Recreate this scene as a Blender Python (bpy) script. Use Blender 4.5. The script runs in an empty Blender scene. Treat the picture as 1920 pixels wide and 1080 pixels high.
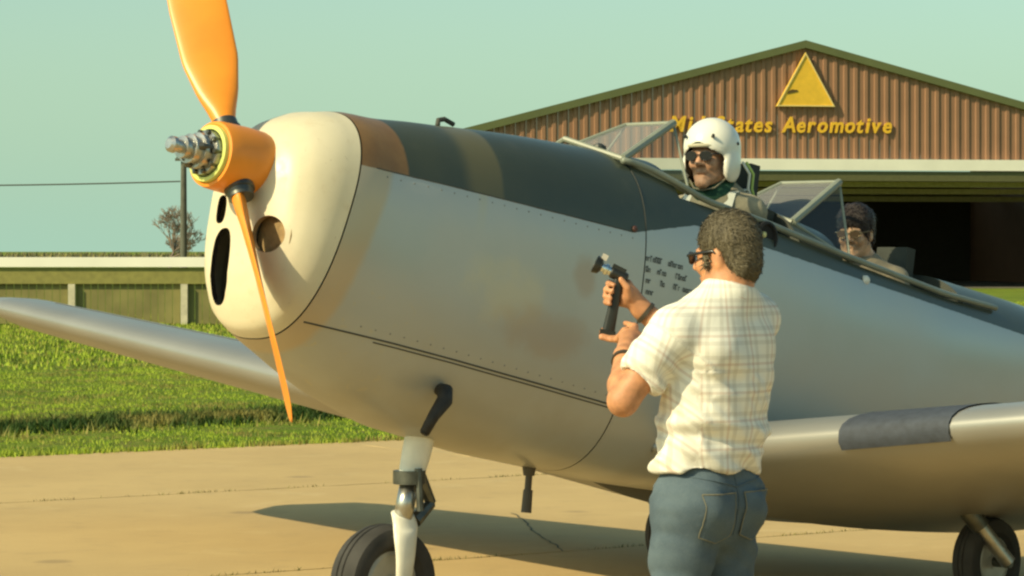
import bpy, bmesh, math, random
import numpy as np
from mathutils import Vector, Matrix, noise as mnoise
from mathutils.bvhtree import BVHTree
random.seed(7); rng = np.random.default_rng(7)
scene = bpy.context.scene
C = scene.collection
R = math.radians

# ------------------------------------------------------------------ camera, sky, sun
CAM_H = 1.478
cam = bpy.data.objects.new('camera', bpy.data.cameras.new('camera'))
C.objects.link(cam); scene.camera = cam
cam.location = (0, 0, CAM_H); cam.rotation_euler = (R(90), 0, 0)
cam.data.sensor_width = 36; cam.data.lens = 5500/1920*36
cam.data.shift_y = -70/1920
cam.data.clip_start = .1; cam.data.clip_end = 6000
SUN_DIR = Vector((-.835, -.55, 0)).normalized(); EL = R(36)
to_sun = Vector((SUN_DIR.x*math.cos(EL), SUN_DIR.y*math.cos(EL), math.sin(EL)))
w = bpy.data.worlds.new("World"); scene.world = w; w.use_nodes = True
nt = w.node_tree; nt.nodes.clear()
sky = nt.nodes.new('ShaderNodeTexSky'); sky.sky_type = 'NISHITA'; sky.sun_disc = False
sky.sun_elevation = EL; sky.sun_rotation = math.atan2(to_sun.x, to_sun.y)
sky.air_density = 1.0; sky.dust_density = 1.6; sky.ozone_density = 1.0
tint = nt.nodes.new('ShaderNodeMix'); tint.data_type = 'RGBA'; tint.blend_type = 'MULTIPLY'
tint.inputs[0].default_value = 1.0; tint.inputs[7].default_value = (.98, 1.17, .92, 1)
bg = nt.nodes.new('ShaderNodeBackground'); bg.inputs[1].default_value = .113
wo = nt.nodes.new('ShaderNodeOutputWorld')
nt.links.new(sky.outputs[0], tint.inputs[6]); 
wtc = nt.nodes.new('ShaderNodeTexCoord'); wsp = nt.nodes.new('ShaderNodeSeparateXYZ'); nt.links.new(wtc.outputs['Generated'], wsp.inputs[0])
wmr = nt.nodes.new('ShaderNodeMapRange'); wmr.interpolation_type = 'SMOOTHSTEP'; nt.links.new(wsp.outputs[2], wmr.inputs[0])
for i_, v_ in enumerate((-.02, .14, .85, 0)): wmr.inputs[i_+1].default_value = v_
hz = nt.nodes.new('ShaderNodeMix'); hz.data_type = 'RGBA'; hz.inputs[7].default_value = (3.45, 5.5, 4.2, 1)     # pale ground haze all round the horizon
nt.links.new(wmr.outputs[0], hz.inputs[0]); nt.links.new(tint.outputs[2], hz.inputs[6])
nt.links.new(hz.outputs[2], bg.inputs[0]); nt.links.new(bg.outputs[0], wo.inputs[0])
sun = bpy.data.objects.new('sun', bpy.data.lights.new('sun', 'SUN')); C.objects.link(sun)
sun.data.energy = 4.6; sun.data.angle = R(.6); sun.data.color = (1, .85, .52)
sun.rotation_euler = to_sun.to_track_quat('Z', 'Y').to_euler(); sun.location = to_sun*60
scene.view_settings.view_transform = 'Standard'; scene.view_settings.look = 'None'
scene.view_settings.exposure = 0.2; scene.view_settings.gamma = 1.0; scene.view_settings.use_curve_mapping = False
scene.cycles.filter_width = 2.4
scene.cycles.max_bounces = 6

# ------------------------------------------------------------------ materials
MATS = {}
def mat(name, col, rough=.6, metal=0., var=.12, scale=8., bump=0., bscale=60., spec=.5, coat=0., detail=5.):
    if name in MATS: return MATS[name]
    m = bpy.data.materials.new(name); m.use_nodes = True; n = m.node_tree; b = n.nodes['Principled BSDF']
    tc = n.nodes.new('ShaderNodeTexCoord')
    ns = n.nodes.new('ShaderNodeTexNoise'); ns.inputs['Scale'].default_value = scale; ns.inputs['Detail'].default_value = detail
    n.links.new(tc.outputs['Object'], ns.inputs['Vector'])
    mr = n.nodes.new('ShaderNodeMapRange'); mr.inputs[1].default_value = .3; mr.inputs[2].default_value = .7
    mr.inputs[3].default_value = 1-var; mr.inputs[4].default_value = 1+var
    n.links.new(ns.outputs[0], mr.inputs[0])
    mx = n.nodes.new('ShaderNodeMix'); mx.data_type = 'RGBA'; mx.blend_type = 'MULTIPLY'; mx.inputs[0].default_value = 1
    mx.inputs[6].default_value = (*col, 1); n.links.new(mr.outputs[0], mx.inputs[7])
    n.links.new(mx.outputs[2], b.inputs['Base Color'])
    b.inputs['Roughness'].default_value = rough; b.inputs['Metallic'].default_value = metal
    b.inputs['Specular IOR Level'].default_value = spec; b.inputs['Coat Weight'].default_value = coat
    if bump:
        n2 = n.nodes.new('ShaderNodeTexNoise'); n2.inputs['Scale'].default_value = bscale; n2.inputs['Detail'].default_value = 6
        n.links.new(tc.outputs['Object'], n2.inputs['Vector'])
        bp = n.nodes.new('ShaderNodeBump'); bp.inputs['Strength'].default_value = bump; bp.inputs['Distance'].default_value = .02
        n.links.new(n2.outputs[0], bp.inputs['Height']); n.links.new(bp.outputs[0], b.inputs['Normal'])
    MATS[name] = m
    return m
def math_node(n, op, a, b=None, c=None):
    x = n.nodes.new('ShaderNodeMath'); x.operation = op
    for i, v in enumerate((a, b, c)):
        if v is None: continue
        if isinstance(v, (int, float)): x.inputs[i].default_value = v
        else: n.links.new(v, x.inputs[i])
    return x.outputs[0]
def mixc(n, f, a, b, blend='MIX'):
    x = n.nodes.new('ShaderNodeMix'); x.data_type = 'RGBA'; x.blend_type = blend
    for s, v in ((0, f), (6, a), (7, b)):
        if isinstance(v, tuple): x.inputs[s].default_value = (*v, 1)
        elif isinstance(v, (int, float)): x.inputs[s].default_value = v
        else: n.links.new(v, x.inputs[s])
    return x.outputs[2]
def noise_node(n, vec, scale, detail=4, rough=.5, dist=0.):
    x = n.nodes.new('ShaderNodeTexNoise'); x.inputs['Scale'].default_value = scale; x.inputs['Detail'].default_value = detail
    x.inputs['Roughness'].default_value = rough; x.inputs['Distortion'].default_value = dist
    n.links.new(vec, x.inputs['Vector']); return x.outputs[0]
def smooth_step(n, v, a, b, o0=0., o1=1.):
    x = n.nodes.new('ShaderNodeMapRange'); x.interpolation_type = 'SMOOTHSTEP'
    n.links.new(v, x.inputs[0]); x.inputs[1].default_value = a; x.inputs[2].default_value = b
    x.inputs[3].default_value = o0; x.inputs[4].default_value = o1; return x.outputs[0]

# ------------------------------------------------------------------ mesh helpers
def link(name, me, m=None, parent=None, smooth=False, angle=None):
    o = bpy.data.objects.new(name, me); C.objects.link(o)
    if m is not None and not me.materials: me.materials.append(m)
    if smooth: me.polygons.foreach_set('use_smooth', [True]*len(me.polygons))
    if angle is not None:
        me.polygons.foreach_set('use_smooth', [True]*len(me.polygons)); me.set_sharp_from_angle(angle=R(angle))
    if parent: o.parent = parent
    return o
def mesh(name, V, F, m=None, parent=None, smooth=False, angle=None, off=None):
    me = bpy.data.meshes.new(name)
    V = np.asarray(V, float)
    if off is not None: V = V-np.asarray(off)
    me.from_pydata(V.tolist(), [], [list(map(int, f)) for f in F]); me.update()
    return link(name, me, m, parent, smooth, angle)
class MB:
    def __init__(s): s.V = []; s.F = []
    def add(s, V, F):
        b = len(s.V); s.V += [tuple(map(float, v)) for v in V]; s.F += [[i+b for i in f] for f in F]; return s
    def box(s, lo, hi, M=None):
        x0, y0, z0 = lo; x1, y1, z1 = hi
        V = [(x0,y0,z0),(x1,y0,z0),(x1,y1,z0),(x0,y1,z0),(x0,y0,z1),(x1,y0,z1),(x1,y1,z1),(x0,y1,z1)]
        if M is not None: V = [M(v) for v in V]
        return s.add(V, [(3,2,1,0),(4,5,6,7),(0,1,5,4),(1,2,6,5),(2,3,7,6),(3,0,4,7)])
    def tube(s, P, rad, n=12, cap=True, closed=False):
        P = [np.asarray(p, float) for p in P]; m = len(P)
        rad = [rad]*m if np.isscalar(rad) else list(rad)
        V = []; up = None
        for i in range(m):
            if closed: d = P[(i+1) % m]-P[i-1]
            else: d = P[min(i+1, m-1)]-P[max(i-1, 0)]
            d = d/(np.linalg.norm(d)+1e-9)
            if up is None:
                up = np.cross(d, (0,0,1.)); 
                if np.linalg.norm(up) < .05: up = np.cross(d, (0,1.,0))
            up = up-d*np.dot(up, d); up /= np.linalg.norm(up)+1e-9
            v = np.cross(d, up)
            for k in range(n):
                a = 2*math.pi*k/n; V.append(P[i]+rad[i]*(math.cos(a)*up+math.sin(a)*v))
        F = []
        for i in range(m if closed else m-1):
            j = (i+1) % m
            for k in range(n): F.append((i*n+k, i*n+(k+1) % n, j*n+(k+1) % n, j*n+k))
        if cap and not closed:
            F.append(tuple(range(n))[::-1]); F.append(tuple((m-1)*n+k for k in range(n)))
        return s.add(V, F)
    def rings(s, L, cap0=True, cap1=True):
        n = len(L[0]); V = [p for r in L for p in r]; F = []
        for i in range(len(L)-1):
            for k in range(n): F.append((i*n+k, i*n+(k+1) % n, (i+1)*n+(k+1) % n, (i+1)*n+k))
        if cap0: F.append(tuple(range(n))[::-1])
        if cap1: F.append(tuple((len(L)-1)*n+k for k in range(n)))
        return s.add(V, F)
    def lathe(s, o, ax, prof, n=32, cap0=True, cap1=True):
        ax = np.asarray(ax, float); ax /= np.linalg.norm(ax); o = np.asarray(o, float)
        e = np.cross(ax, (0,0,1.)); 
        if np.linalg.norm(e) < .05: e = np.cross(ax, (0,1.,0))
        e /= np.linalg.norm(e); f = np.cross(ax, e)
        L = [[o+ax*h+r*(math.cos(2*math.pi*k/n)*e+math.sin(2*math.pi*k/n)*f) for k in range(n)] for h, r in prof]
        return s.rings(L, cap0, cap1)
    def build(s, name, m, parent=None, smooth=False, angle=None, off=None):
        return mesh(name, s.V, s.F, m, parent, smooth, angle, off)
def tag(o, label=None, cat=None, group=None, kind=None):
    if label: o['label'] = label
    if cat: o['category'] = cat
    if group: o['group'] = group
    if kind: o['kind'] = kind
    return o
def empty(name, loc):
    o = bpy.data.objects.new(name, None); C.objects.link(o); o.location = loc; o.empty_display_size = .2; return o

# ------------------------------------------------------------------ ground
def ground_mat():
    m = bpy.data.materials.new('turf soil'); m.use_nodes = True; n = m.node_tree; b = n.nodes['Principled BSDF']
    tc = n.nodes.new('ShaderNodeTexCoord'); v = tc.outputs['Object']
    a = noise_node(n, v, .35, 6, .6); c = noise_node(n, v, 3.5, 6, .65)
    col = mixc(n, smooth_step(n, a, .35, .65), (.12, .20, .015), (.18, .25, .025))
    col = mixc(n, smooth_step(n, c, .42, .72), col, (.19, .17, .05))
    n.links.new(col, b.inputs['Base Color']); b.inputs['Roughness'].default_value = .95; b.inputs['Specular IOR Level'].default_value = .1
    bp = n.nodes.new('ShaderNodeBump'); bp.inputs['Strength'].default_value = .8; bp.inputs['Distance'].default_value = .08
    n.links.new(noise_node(n, v, 14, 6, .7), bp.inputs['Height']); n.links.new(bp.outputs[0], b.inputs['Normal'])
    return m
gm = ground_mat()
xs = [-2500, -300, -60, 60, 300, 2500]; ys = [-300, -20, 60, 300, 1200, 4000]
V = [(x, y, -.035) for y in ys for x in xs]
F = [(j*6+i, j*6+i+1, j*6+i+7, j*6+i+6) for j in range(5) for i in range(5)]
tag(mesh('ground', V, F, gm), kind='structure')

GU = np.array([.824, .566, 0]); GV = np.array([-.566, .824, 0])
def concrete_mat():
    m = bpy.data.materials.new('weathered concrete'); m.use_nodes = True; n = m.node_tree; b = n.nodes['Principled BSDF']
    tc = n.nodes.new('ShaderNodeTexCoord'); v = tc.outputs['Object']; oi = n.nodes.new('ShaderNodeObjectInfo')
    big = noise_node(n, v, .55, 5, .6); mid = noise_node(n, v, 4, 6, .65); fine = noise_node(n, v, 70, 4, .7)
    col = mixc(n, smooth_step(n, big, .3, .7), (.455, .318, .142), (.53, .375, .17))
    col = mixc(n, math_node(n, 'MULTIPLY', smooth_step(n, mid, .5, .75), .35), col, (.32, .235, .12))
    col = mixc(n, math_node(n, 'MULTIPLY', smooth_step(n, fine, .55, .75), .45), col, (.28, .21, .12))
    col = mixc(n, math_node(n, 'MULTIPLY', oi.outputs['Random'], .28), col, (.40, .33, .19))
    vo = n.nodes.new('ShaderNodeTexVoronoi'); vo.inputs['Scale'].default_value = .9; n.links.new(v, vo.inputs['Vector'])
    spot = smooth_step(n, math_node(n, 'ADD', vo.outputs['Distance'], math_node(n, 'MULTIPLY', mid, .12)), .17, .10)
    col = mixc(n, math_node(n, 'MULTIPLY', spot, .45), col, (.20, .15, .09))
    pt = smooth_step(n, noise_node(n, v, 1.7, 7, .7, .6), .56, .68)
    col = mixc(n, math_node(n, 'MULTIPLY', pt, .22), col, (.60, .47, .26))
    n.links.new(col, b.inputs['Base Color']); b.inputs['Roughness'].default_value = .9; b.inputs['Specular IOR Level'].default_value = .25
    bp = n.nodes.new('ShaderNodeBump'); bp.inputs['Strength'].default_value = .35; bp.inputs['Distance'].default_value = .01
    n.links.new(fine, bp.inputs['Height']); n.links.new(bp.outputs[0], b.inputs['Normal'])
    return m
cm = concrete_mat()
apron = tag(empty('apron', (0, 0, 0)), kind='structure')
bed = [GU*a+GV*b+np.array((0, 0, -.022)) for a, b in ((-19, -12), (43, -12), (43, 19.3), (-19, 19.3))]
mesh('joint_bed', bed, [(0, 1, 2, 3)], mat('joint dirt', (.07, .065, .03), .95, var=.3), apron)
ve = [19.4, 15.85, 11.75, 7.8, 3.9, 0, -4, -8, -12]; ue = [5.5+6.2*k for k in range(-4, 7)]
for i in range(len(ve)-1):
    for j in range(len(ue)-1):
        g = .012
        mb = MB()
        # subdivided, slightly ragged edge
        u0, u1, v0, v1 = ue[j]+g*.4, ue[j+1]-g*.4, ve[i+1]+g, ve[i]-g
        ring = []
        for a, b2, nseg in (((u0, v0), (u1, v0), 24), ((u1, v0), (u1, v1), 14), ((u1, v1), (u0, v1), 24), ((u0, v1), (u0, v0), 14)):
            for k in range(nseg):
                t = k/nseg; jit = random.uniform(-.011, .011)
                ring.append((a[0]+(b2[0]-a[0])*t+jit, a[1]+(b2[1]-a[1])*t+jit))
        top = [GU*a+GV*b+np.array((0, 0, 0)) for a, b in ring]
        cx = (u0+u1)/2; cy = (v0+v1)/2
        lower = [GU*(a+(a-cx)*.0015)+GV*(b+(b-cy)*.0015)+np.array((0, 0, -.008)) for a, b in ring]
        bot = [GU*(a+(a-cx)*.0015)+GV*(b+(b-cy)*.0015)+np.array((0, 0, -.03)) for a, b in ring]
        nn = len(ring); mb.add(top+lower+bot, [tuple(range(nn))]+[(k+nn, (k+1) % nn+nn, (k+1) % nn, k) for k in range(nn)]
               + [(k+2*nn, (k+1) % nn+2*nn, (k+1) % nn+nn, k+nn) for k in range(nn)])
        mb.build('slab', cm, apron)
# crack across one slab
P = []
for k in range(26):
    t = k/25; P.append((.0+.24*t+random.uniform(-.008, .008)+.012*math.sin(t*9), 16.5-2.1*t))
V = []; F = []
for i, (x, y) in enumerate(P):
    ww = random.uniform(.003, .007); V += [(x-ww, y, .004), (x+ww, y, .004)]
    if i: F.append((2*i-2, 2*i-1, 2*i+1, 2*i))
mesh('crack', V, F, mat('crack dirt', (.10, .09, .05), .95, var=.3), apron)

# ------------------------------------------------------------------ grass
def leaf_mat(name, c0, c1):
    m = bpy.data.materials.new(name); m.use_nodes = True; n = m.node_tree; b = n.nodes['Principled BSDF']
    g = n.nodes.new('ShaderNodeNewGeometry')
    col = mixc(n, g.outputs['Random Per Island'], c0, c1)
    tc = n.nodes.new('ShaderNodeTexCoord')
    col = mixc(n, smooth_step(n, noise_node(n, tc.outputs['Object'], 1.2, 5, .6), .45, .62), col, (.24, .21, .055))
    n.links.new(col, b.inputs['Base Color']); b.inputs['Roughness'].default_value = .7; b.inputs['Specular IOR Level'].default_value = .2
    return m
def blades(name, XY, hmin, hmax, width, m, z=-.035, lean=.5):
    n = len(XY); h = rng.uniform(hmin, hmax, n); a = rng.uniform(0, 2*np.pi, n); l = rng.uniform(0, lean, n)*h; b = rng.uniform(0, 2*np.pi, n)
    wv = np.stack([np.cos(a), np.sin(a)], 1)*width/2
    V = np.zeros((n, 3, 3)); V[:, 0, :2] = XY-wv; V[:, 1, :2] = XY+wv; V[:, 2, :2] = XY+np.stack([np.cos(b), np.sin(b)], 1)*l[:, None]
    V[:, :2, 2] = z; V[:, 2, 2] = z+h
    me = bpy.data.meshes.new(name); me.vertices.add(3*n); me.vertices.foreach_set('co', V.reshape(-1))
    me.loops.add(3*n); me.loops.foreach_set('vertex_index', np.arange(3*n, dtype=np.int32))
    me.polygons.add(n); me.polygons.foreach_set('loop_start', np.arange(0, 3*n, 3, dtype=np.int32))
    me.update(calc_edges=True); me.validate()
    return link(name, me, m)
def in_view(n, v0, v1, ulo, uhi):
    u = rng.uniform(ulo, uhi, n); v = rng.uniform(v0, v1, n)
    P = np.outer(u, GU[:2])+np.outer(v, GV[:2]); return P
def keep(P, lo=-.24, hi=.24):
    r = P[:, 0]/np.maximum(P[:, 1], 1); return P[(r > lo) & (r < hi) & (P[:, 1] > 5)]
gmat = leaf_mat('grass blades', (.20, .30, .016), (.36, .43, .045))
P = keep(in_view(260000, 19.45, 34, 0, 45)); P2 = keep(in_view(160000, 34, 62, -5, 75))
clump = np.array([mnoise.noise((p[0]*1.3, p[1]*1.3, 0)) for p in P]); P = P[clump > -.35]
tag(blades('grass', np.concatenate([P]), .012, .036, .011, gmat), kind='stuff')
tag(blades('far_grass', P2, .03, .08, .03, gmat), kind='stuff')
# strip of longer, darker grass blades, with a ragged edge
wm = leaf_mat('dark grass', (.020, .050, .008), (.045, .085, .015))
n = 60000; u = rng.uniform(2, 38, n); v0 = 23.15+.25*np.sin(u*.5)+rng.normal(0, .36, n)
P = keep(np.outer(u, GU[:2])+np.outer(v0, GV[:2]))
tag(blades('dark_grass_strip', P, .04, .11, .022, wm, lean=1.2), kind='stuff')
n = 6000; u = rng.normal(6.9, .7, n); v0 = rng.normal(25.7, .22, n)
P = keep(np.outer(u, GU[:2])+np.outer(v0, GV[:2]))
tag(blades('dark_grass_patch', P, .1, .22, .03, wm, lean=.9), kind='stuff')  # smaller patch of the same dark blades
# tufts in the joints
P = []
for v in (15.85, 11.75):
    for k in range(90):
        u = rng.uniform(2, 20); q = int(rng.uniform(4, 40)); 
        P.append(np.outer(u+rng.normal(0, .10, q), GU[:2])+np.outer(np.full(q, v)+rng.normal(0, .006, q), GV[:2]))
P = np.concatenate(P)
tag(blades('joint_weeds', P, .008, .035, .012, leaf_mat('joint grass', (.08, .09, .02), (.16, .15, .05)), z=-.015, lean=1.2), kind='stuff')
# ragged edge of turf over concrete
P = keep(in_view(16000, 19.30, 19.5, 0, 45)); tag(blades('turf_edge', P, .02, .07, .014, gmat, z=-.01), kind='stuff')

# ------------------------------------------------------------------ hangar
HA = np.array([11.56, 116., 0]); HU = np.array([.985, .174, 0]); HN = np.array([.174, -.985, 0])   # HN faces the camera
def hp(k, out, z): return HA+HU*k+HN*out+np.array((0, 0, z))
hang = tag(empty('hangar', tuple(HA)), 'brown ribbed metal hangar with a wide gable, gold lettering and a white door header', 'hangar')
APEX, SLOPE, HALF, HEAD0, HEAD1 = 9.62, .262, 15.8, 4.66, 5.10
siding = mat('brown siding', (.29, .155, .09), .55, var=.08, scale=.8, spec=.3)
pw = .42
k = -HALF; np_ = int(2*HALF/pw)
for i in range(np_):
    a = -HALF+i*pw; b = a+pw
    za = APEX-SLOPE*abs(a)-.12; zb = APEX-SLOPE*abs(b)-.12
    # trapezoid rib profile: valley | rib | valley
    prof = [(a+.002, 0), (a+.17, 0), (a+.20, .05), (a+.33, .05), (a+.36, 0), (b-.002, 0)]
    zb0 = 0 if (a < -12.2 or b > 14.6) else HEAD1-.03
    V = [hp(kk, o, zb0) for kk, o in prof]+[hp(kk, o, APEX-SLOPE*abs(kk)-.12) for kk, o in prof]
    mesh('siding_panel', V, [(j, j+1, j+7, j+6) for j in range(5)], siding, hang, off=HA)
wht = mat('white trim paint', (.80, .76, .66), .5, var=.05, scale=1)
MB().box((-12.4, .06, HEAD0), (14.9, .30, HEAD1), lambda v: hp(*v)).build('door_header', wht, hang, off=HA)
MB().box((-12.3, .0, HEAD0-.42), (14.8, .20, HEAD0-.03), lambda v: hp(*v)).build('door_track', mat('olive trim', (.10, .095, .035), .6, var=.1), hang, off=HA)
olive = mat('olive rake trim', (.115, .125, .045), .5, var=.08, scale=1)
for sgn in (-1, 1):
    L = []
    for kk in (0., sgn*(HALF+.5)):
        z = APEX-SLOPE*abs(kk)
        L.append([hp(kk, .02, z-.13), hp(kk, .22, z-.13), hp(kk, .22, z+.17), hp(kk, .02, z+.17)])
    MB().rings(L).build('rake_trim', olive, hang, off=HA)
    L = []
    for kk in (0., sgn*(HALF+.5)):
        z = APEX-SLOPE*abs(kk)
        L.append([hp(kk, .02, z+.02), hp(kk, .02, z+.12), hp(kk, -26, z+.12), hp(kk, -26, z+.02)])
    MB().rings(L).build('roof', mat('roof sheet', (.30, .28, .22), .5), hang, off=HA)
    MB().box((sgn*HALF-.05, -26, 0), (sgn*HALF+.05, -.01, APEX-SLOPE*HALF), lambda v: hp(*v)).build('side_wall', siding, hang, off=HA)
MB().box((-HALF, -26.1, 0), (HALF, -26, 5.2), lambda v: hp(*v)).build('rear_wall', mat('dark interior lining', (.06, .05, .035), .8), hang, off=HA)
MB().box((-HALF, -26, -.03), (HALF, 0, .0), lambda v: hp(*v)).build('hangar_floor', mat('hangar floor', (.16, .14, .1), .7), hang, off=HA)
for zz, yy in ((4.05, -2), (3.85, -6), (3.62, -11), (3.75, -17), (4.1, -22)):
    MB().box((-15.6, yy, zz), (15.6, yy-.2, zz+.22), lambda v: hp(*v)).build('roof_beam', mat('beam paint', (.42, .36, .19), .6), hang, off=HA)
for kk in (-12.3, 14.8):
    MB().box((kk-.2, -.02, 0), (kk+.2, .12, HEAD0), lambda v: hp(*v)).build('door_jamb', olive, hang, off=HA)
# emblem: gold triangle standing proud of the siding
gold = mat('gold sign paint', (.78, .46, .035), .45, var=.1, scale=3)
goldd = mat('pale gold edge', (.72, .55, .20), .45, var=.05)
T = [(-1.19, 7.17), (1.19, 7.17), (.0, 9.30)]
def tri(T, o0, o1): return [[hp(a, o0, z) for a, z in T], [hp(a, o1, z) for a, z in T]]
emb = MB().rings(tri(T, .055, .20)).build('emblem', gold, hang, off=HA)
cxy = (0, 7.88)
Ti = [(cxy[0]+(a-cxy[0])*.93, cxy[1]+(z-cxy[1])*.93) for a, z in T]
V = [hp(a, .24, z) for a, z in T]+[hp(a, .24, z) for a, z in Ti]+[hp(a, .201, z) for a, z in T]+[hp(a, .201, z) for a, z in Ti]
F = []
for i in range(3):
    j = (i+1) % 3; F += [(i, j, j+3, i+3), (i+6, j+6, j, i), (i+3, j+3, j+9, i+9)]
mesh('emblem_rim', V, F, goldd, emb, off=HA)
MB().rings([[hp(a, o, z) for a, z in ((-.76, 7.66), (-.56, 7.70), (-.32, 7.75), (-.34, 7.82), (-.56, 7.84), (-.70, 7.78))] for o in (.202, .222)]).build(
    'emblem_mark', mat('dark sign paint', (.10, .06, .01), .5), emb, off=HA)
# letters
sgn_part = bpy.data.objects.new('sign_lettering', None); C.objects.link(sgn_part); sgn_part.parent = hang
let = mat('gold letters', (.80, .45, .03), .4, var=.06)
adv = 0; letters = []
glyph = {}
for ch in "Mid States Aeromotive":
    if ch == ' ': adv += .36; continue
    if ch not in glyph:
        cu = bpy.data.curves.new('letter', 'FONT'); cu.body = ch; cu.size = .90; cu.shear = .22; cu.extrude = .04; cu.offset = .022; cu.resolution_u = 3
        o = bpy.data.objects.new('tmp', cu); C.objects.link(o); bpy.context.view_layer.update()
        me = bpy.data.meshes.new_from_object(o.evaluated_get(bpy.context.evaluated_depsgraph_get()))
        bpy.data.objects.remove(o); 
        co = np.array([v.co for v in me.vertices]); glyph[ch] = (me, co[:, 0].min(), co[:, 0].max())
        me.name = 'letter'; me.materials.clear(); me.materials.append(let)
    me, x0, x1 = glyph[ch]; letters.append((me, adv-x0)); adv += (x1-x0)+.075
K0, K1 = -5.47, 3.62
sc_ = (K1-K0)/adv
for me, x in letters:
    o = bpy.data.objects.new('letter', me); C.objects.link(o); o.parent = sgn_part
    o.matrix_local = Matrix.Translation(Vector(HU*(K0+x*sc_)+HN*.10+np.array((0, 0, 6.16)))) @ Matrix(((HU[0], 0, HN[0], 0), (HU[1], 0, HN[1], 0), (0, 1, 0, 0), (0, 0, 0, 1))) @ Matrix.Diagonal((sc_, .95, 1, 1))

# ------------------------------------------------------------------ left background: fence, pole, trees
fx, fd = -11.2, 60.
fence = tag(empty('board_fence', (fx, fd, 0)), 'low fence with a white top rail and olive boards behind the propeller', 'fence')
grn = mat('weathered olive boards', (.19, .17, .055), .8, var=.2, scale=2)
MB().box((-13.5, fd-.1, 1.145), (4, fd+.1, 1.345)).build('top_rail', wht, fence, off=(fx, fd, 0))
MB().box((-13.5, fd-.03, .80), (4, fd+.05, 1.13)).build('fascia_board', mat('olive board', (.22, .20, .05), .7, var=.15), fence, off=(fx, fd, 0))
x = -13.4
while x < 4:
    ww = random.uniform(.13, .15)
    MB().box((x, fd+.06, -.02), (x+ww, fd+.085, .99+random.uniform(-.01, .01))).build('board', grn, fence, off=(fx, fd, 0)); x += ww+.012
for i in range(8):
    xx = -6.70-2.3*(i-3)
    MB().box((xx-.07, fd-.08, -.03), (xx+.07, fd+.05, .795)).build('post', mat('pale post', (.50, .45, .32), .7, var=.15), fence, off=(fx, fd, 0))
pole_d = 130.
def pole(x, d, h, lab):
    r = tag(empty('utility_pole', (x, d, 0)), lab, 'utility pole', 'utility poles beyond the fence')
    m = mat('pole wood', (.10, .10, .075), .85, var=.2, scale=3)
    MB().tube([(0, 0, -.05), (0, 0, h)], [.17, .12], 10).build('shaft', m, r, smooth=False, angle=40)
    MB().box((-.36, -.12, h-.55), (.36, -.22+.02, h-.43)).build('crossarm', m, r)
    for q in (-.28, .28):
        MB().lathe((q, -.16, h-.43), (0, 0, 1), [(0, .03), (.05, .05), (.08, .03), (.12, .045), (.15, .01)], 8).build('insulator', mat('insulator glass', (.25, .3, .28), .2), r)
    return r
pole(-14.55, pole_d, 6.0, 'weathered wooden utility pole rising behind the orange propeller hub')
pole(-47, 124, 7.6, 'second wooden utility pole further left along the wires')
wire = MB()
for z0, z1 in ((4.55, 4.75),):
    P = []
    for k in range(21):
        t = k/20; P.append((-14.7+(-47+14.7)*t, pole_d-6*t, z0+(z1-z0)*t-.35*4*t*(1-t)))
    wire.tube(P, .035, 6)
tag(wire.build('telephone_cable', mat('cable rubber', (.09, .09, .08), .7)), 'dark telephone cable sagging left from the utility pole', 'cable')

def bare_tree(x, d, h, seed, lab, name='bare_tree', spread=1.0):
    rr = random.Random(seed); r = tag(empty(name, (x, d, 0)), lab, 'tree', 'bare trees on the horizon')
    tr = MB(); cr = MB()
    def grow(p, dirv, L, rad, lev):
        P = [p]; dv = dirv
        for s in range(3):
            dv = (dv+Vector((rr.gauss(0, .15), rr.gauss(0, .15), rr.gauss(.03, .1)))).normalized(); P.append(P[-1]+dv*L/3)
        tgt = tr if lev < 2 else cr
        rad = max(rad, .022); tgt.tube([tuple(q) for q in P], [rad, rad*.9, rad*.8, rad*.6], 5 if lev < 2 else 3, cap=False)
        if lev >= 5: return
        for i in range(rr.choice((3, 3, 4)) + (2 if lev == 0 else 0)):
            a = rr.uniform(0, 2*math.pi); tl = rr.uniform(.35, .95)*spread
            nd = (dv+Vector((math.cos(a), math.sin(a), rr.uniform(-.1, .4)))*tl).normalized()
            grow(P[rr.choice((2, 3, 3))], nd, L*rr.uniform(.62, .85), rad*.52, lev+1)
    grow(Vector((0, 0, -.1)), Vector((0, 0, 1)), h*.30, h*.030, 0)
    m = mat('bare bark', (.17, .13, .10), .9, var=.2)
    tr.build('trunk', m, r); cr.build('crown', mat('bare twigs', (.24, .18, .13), .9, var=.2), r)
    return r
bare_tree(-25.7, 220, 5.2, 3, 'bushy bare tree beside the utility pole above the white rail', spread=1.25)
bare_tree(-28.0, 250, 3.2, 5, 'smaller bare tree at the left of the pole-side tree', spread=1.3)
# distant hedgerow on the horizon
P = np.stack([rng.uniform(-130, 40, 14000), rng.uniform(470, 500, 14000)], 1)
tag(blades('distant_hedgerow', P,     .4, 1.5, .5, leaf_mat('far hedge', (.13, .13, .07), (.20, .18, .11)), z=-.1), kind='stuff')

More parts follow.
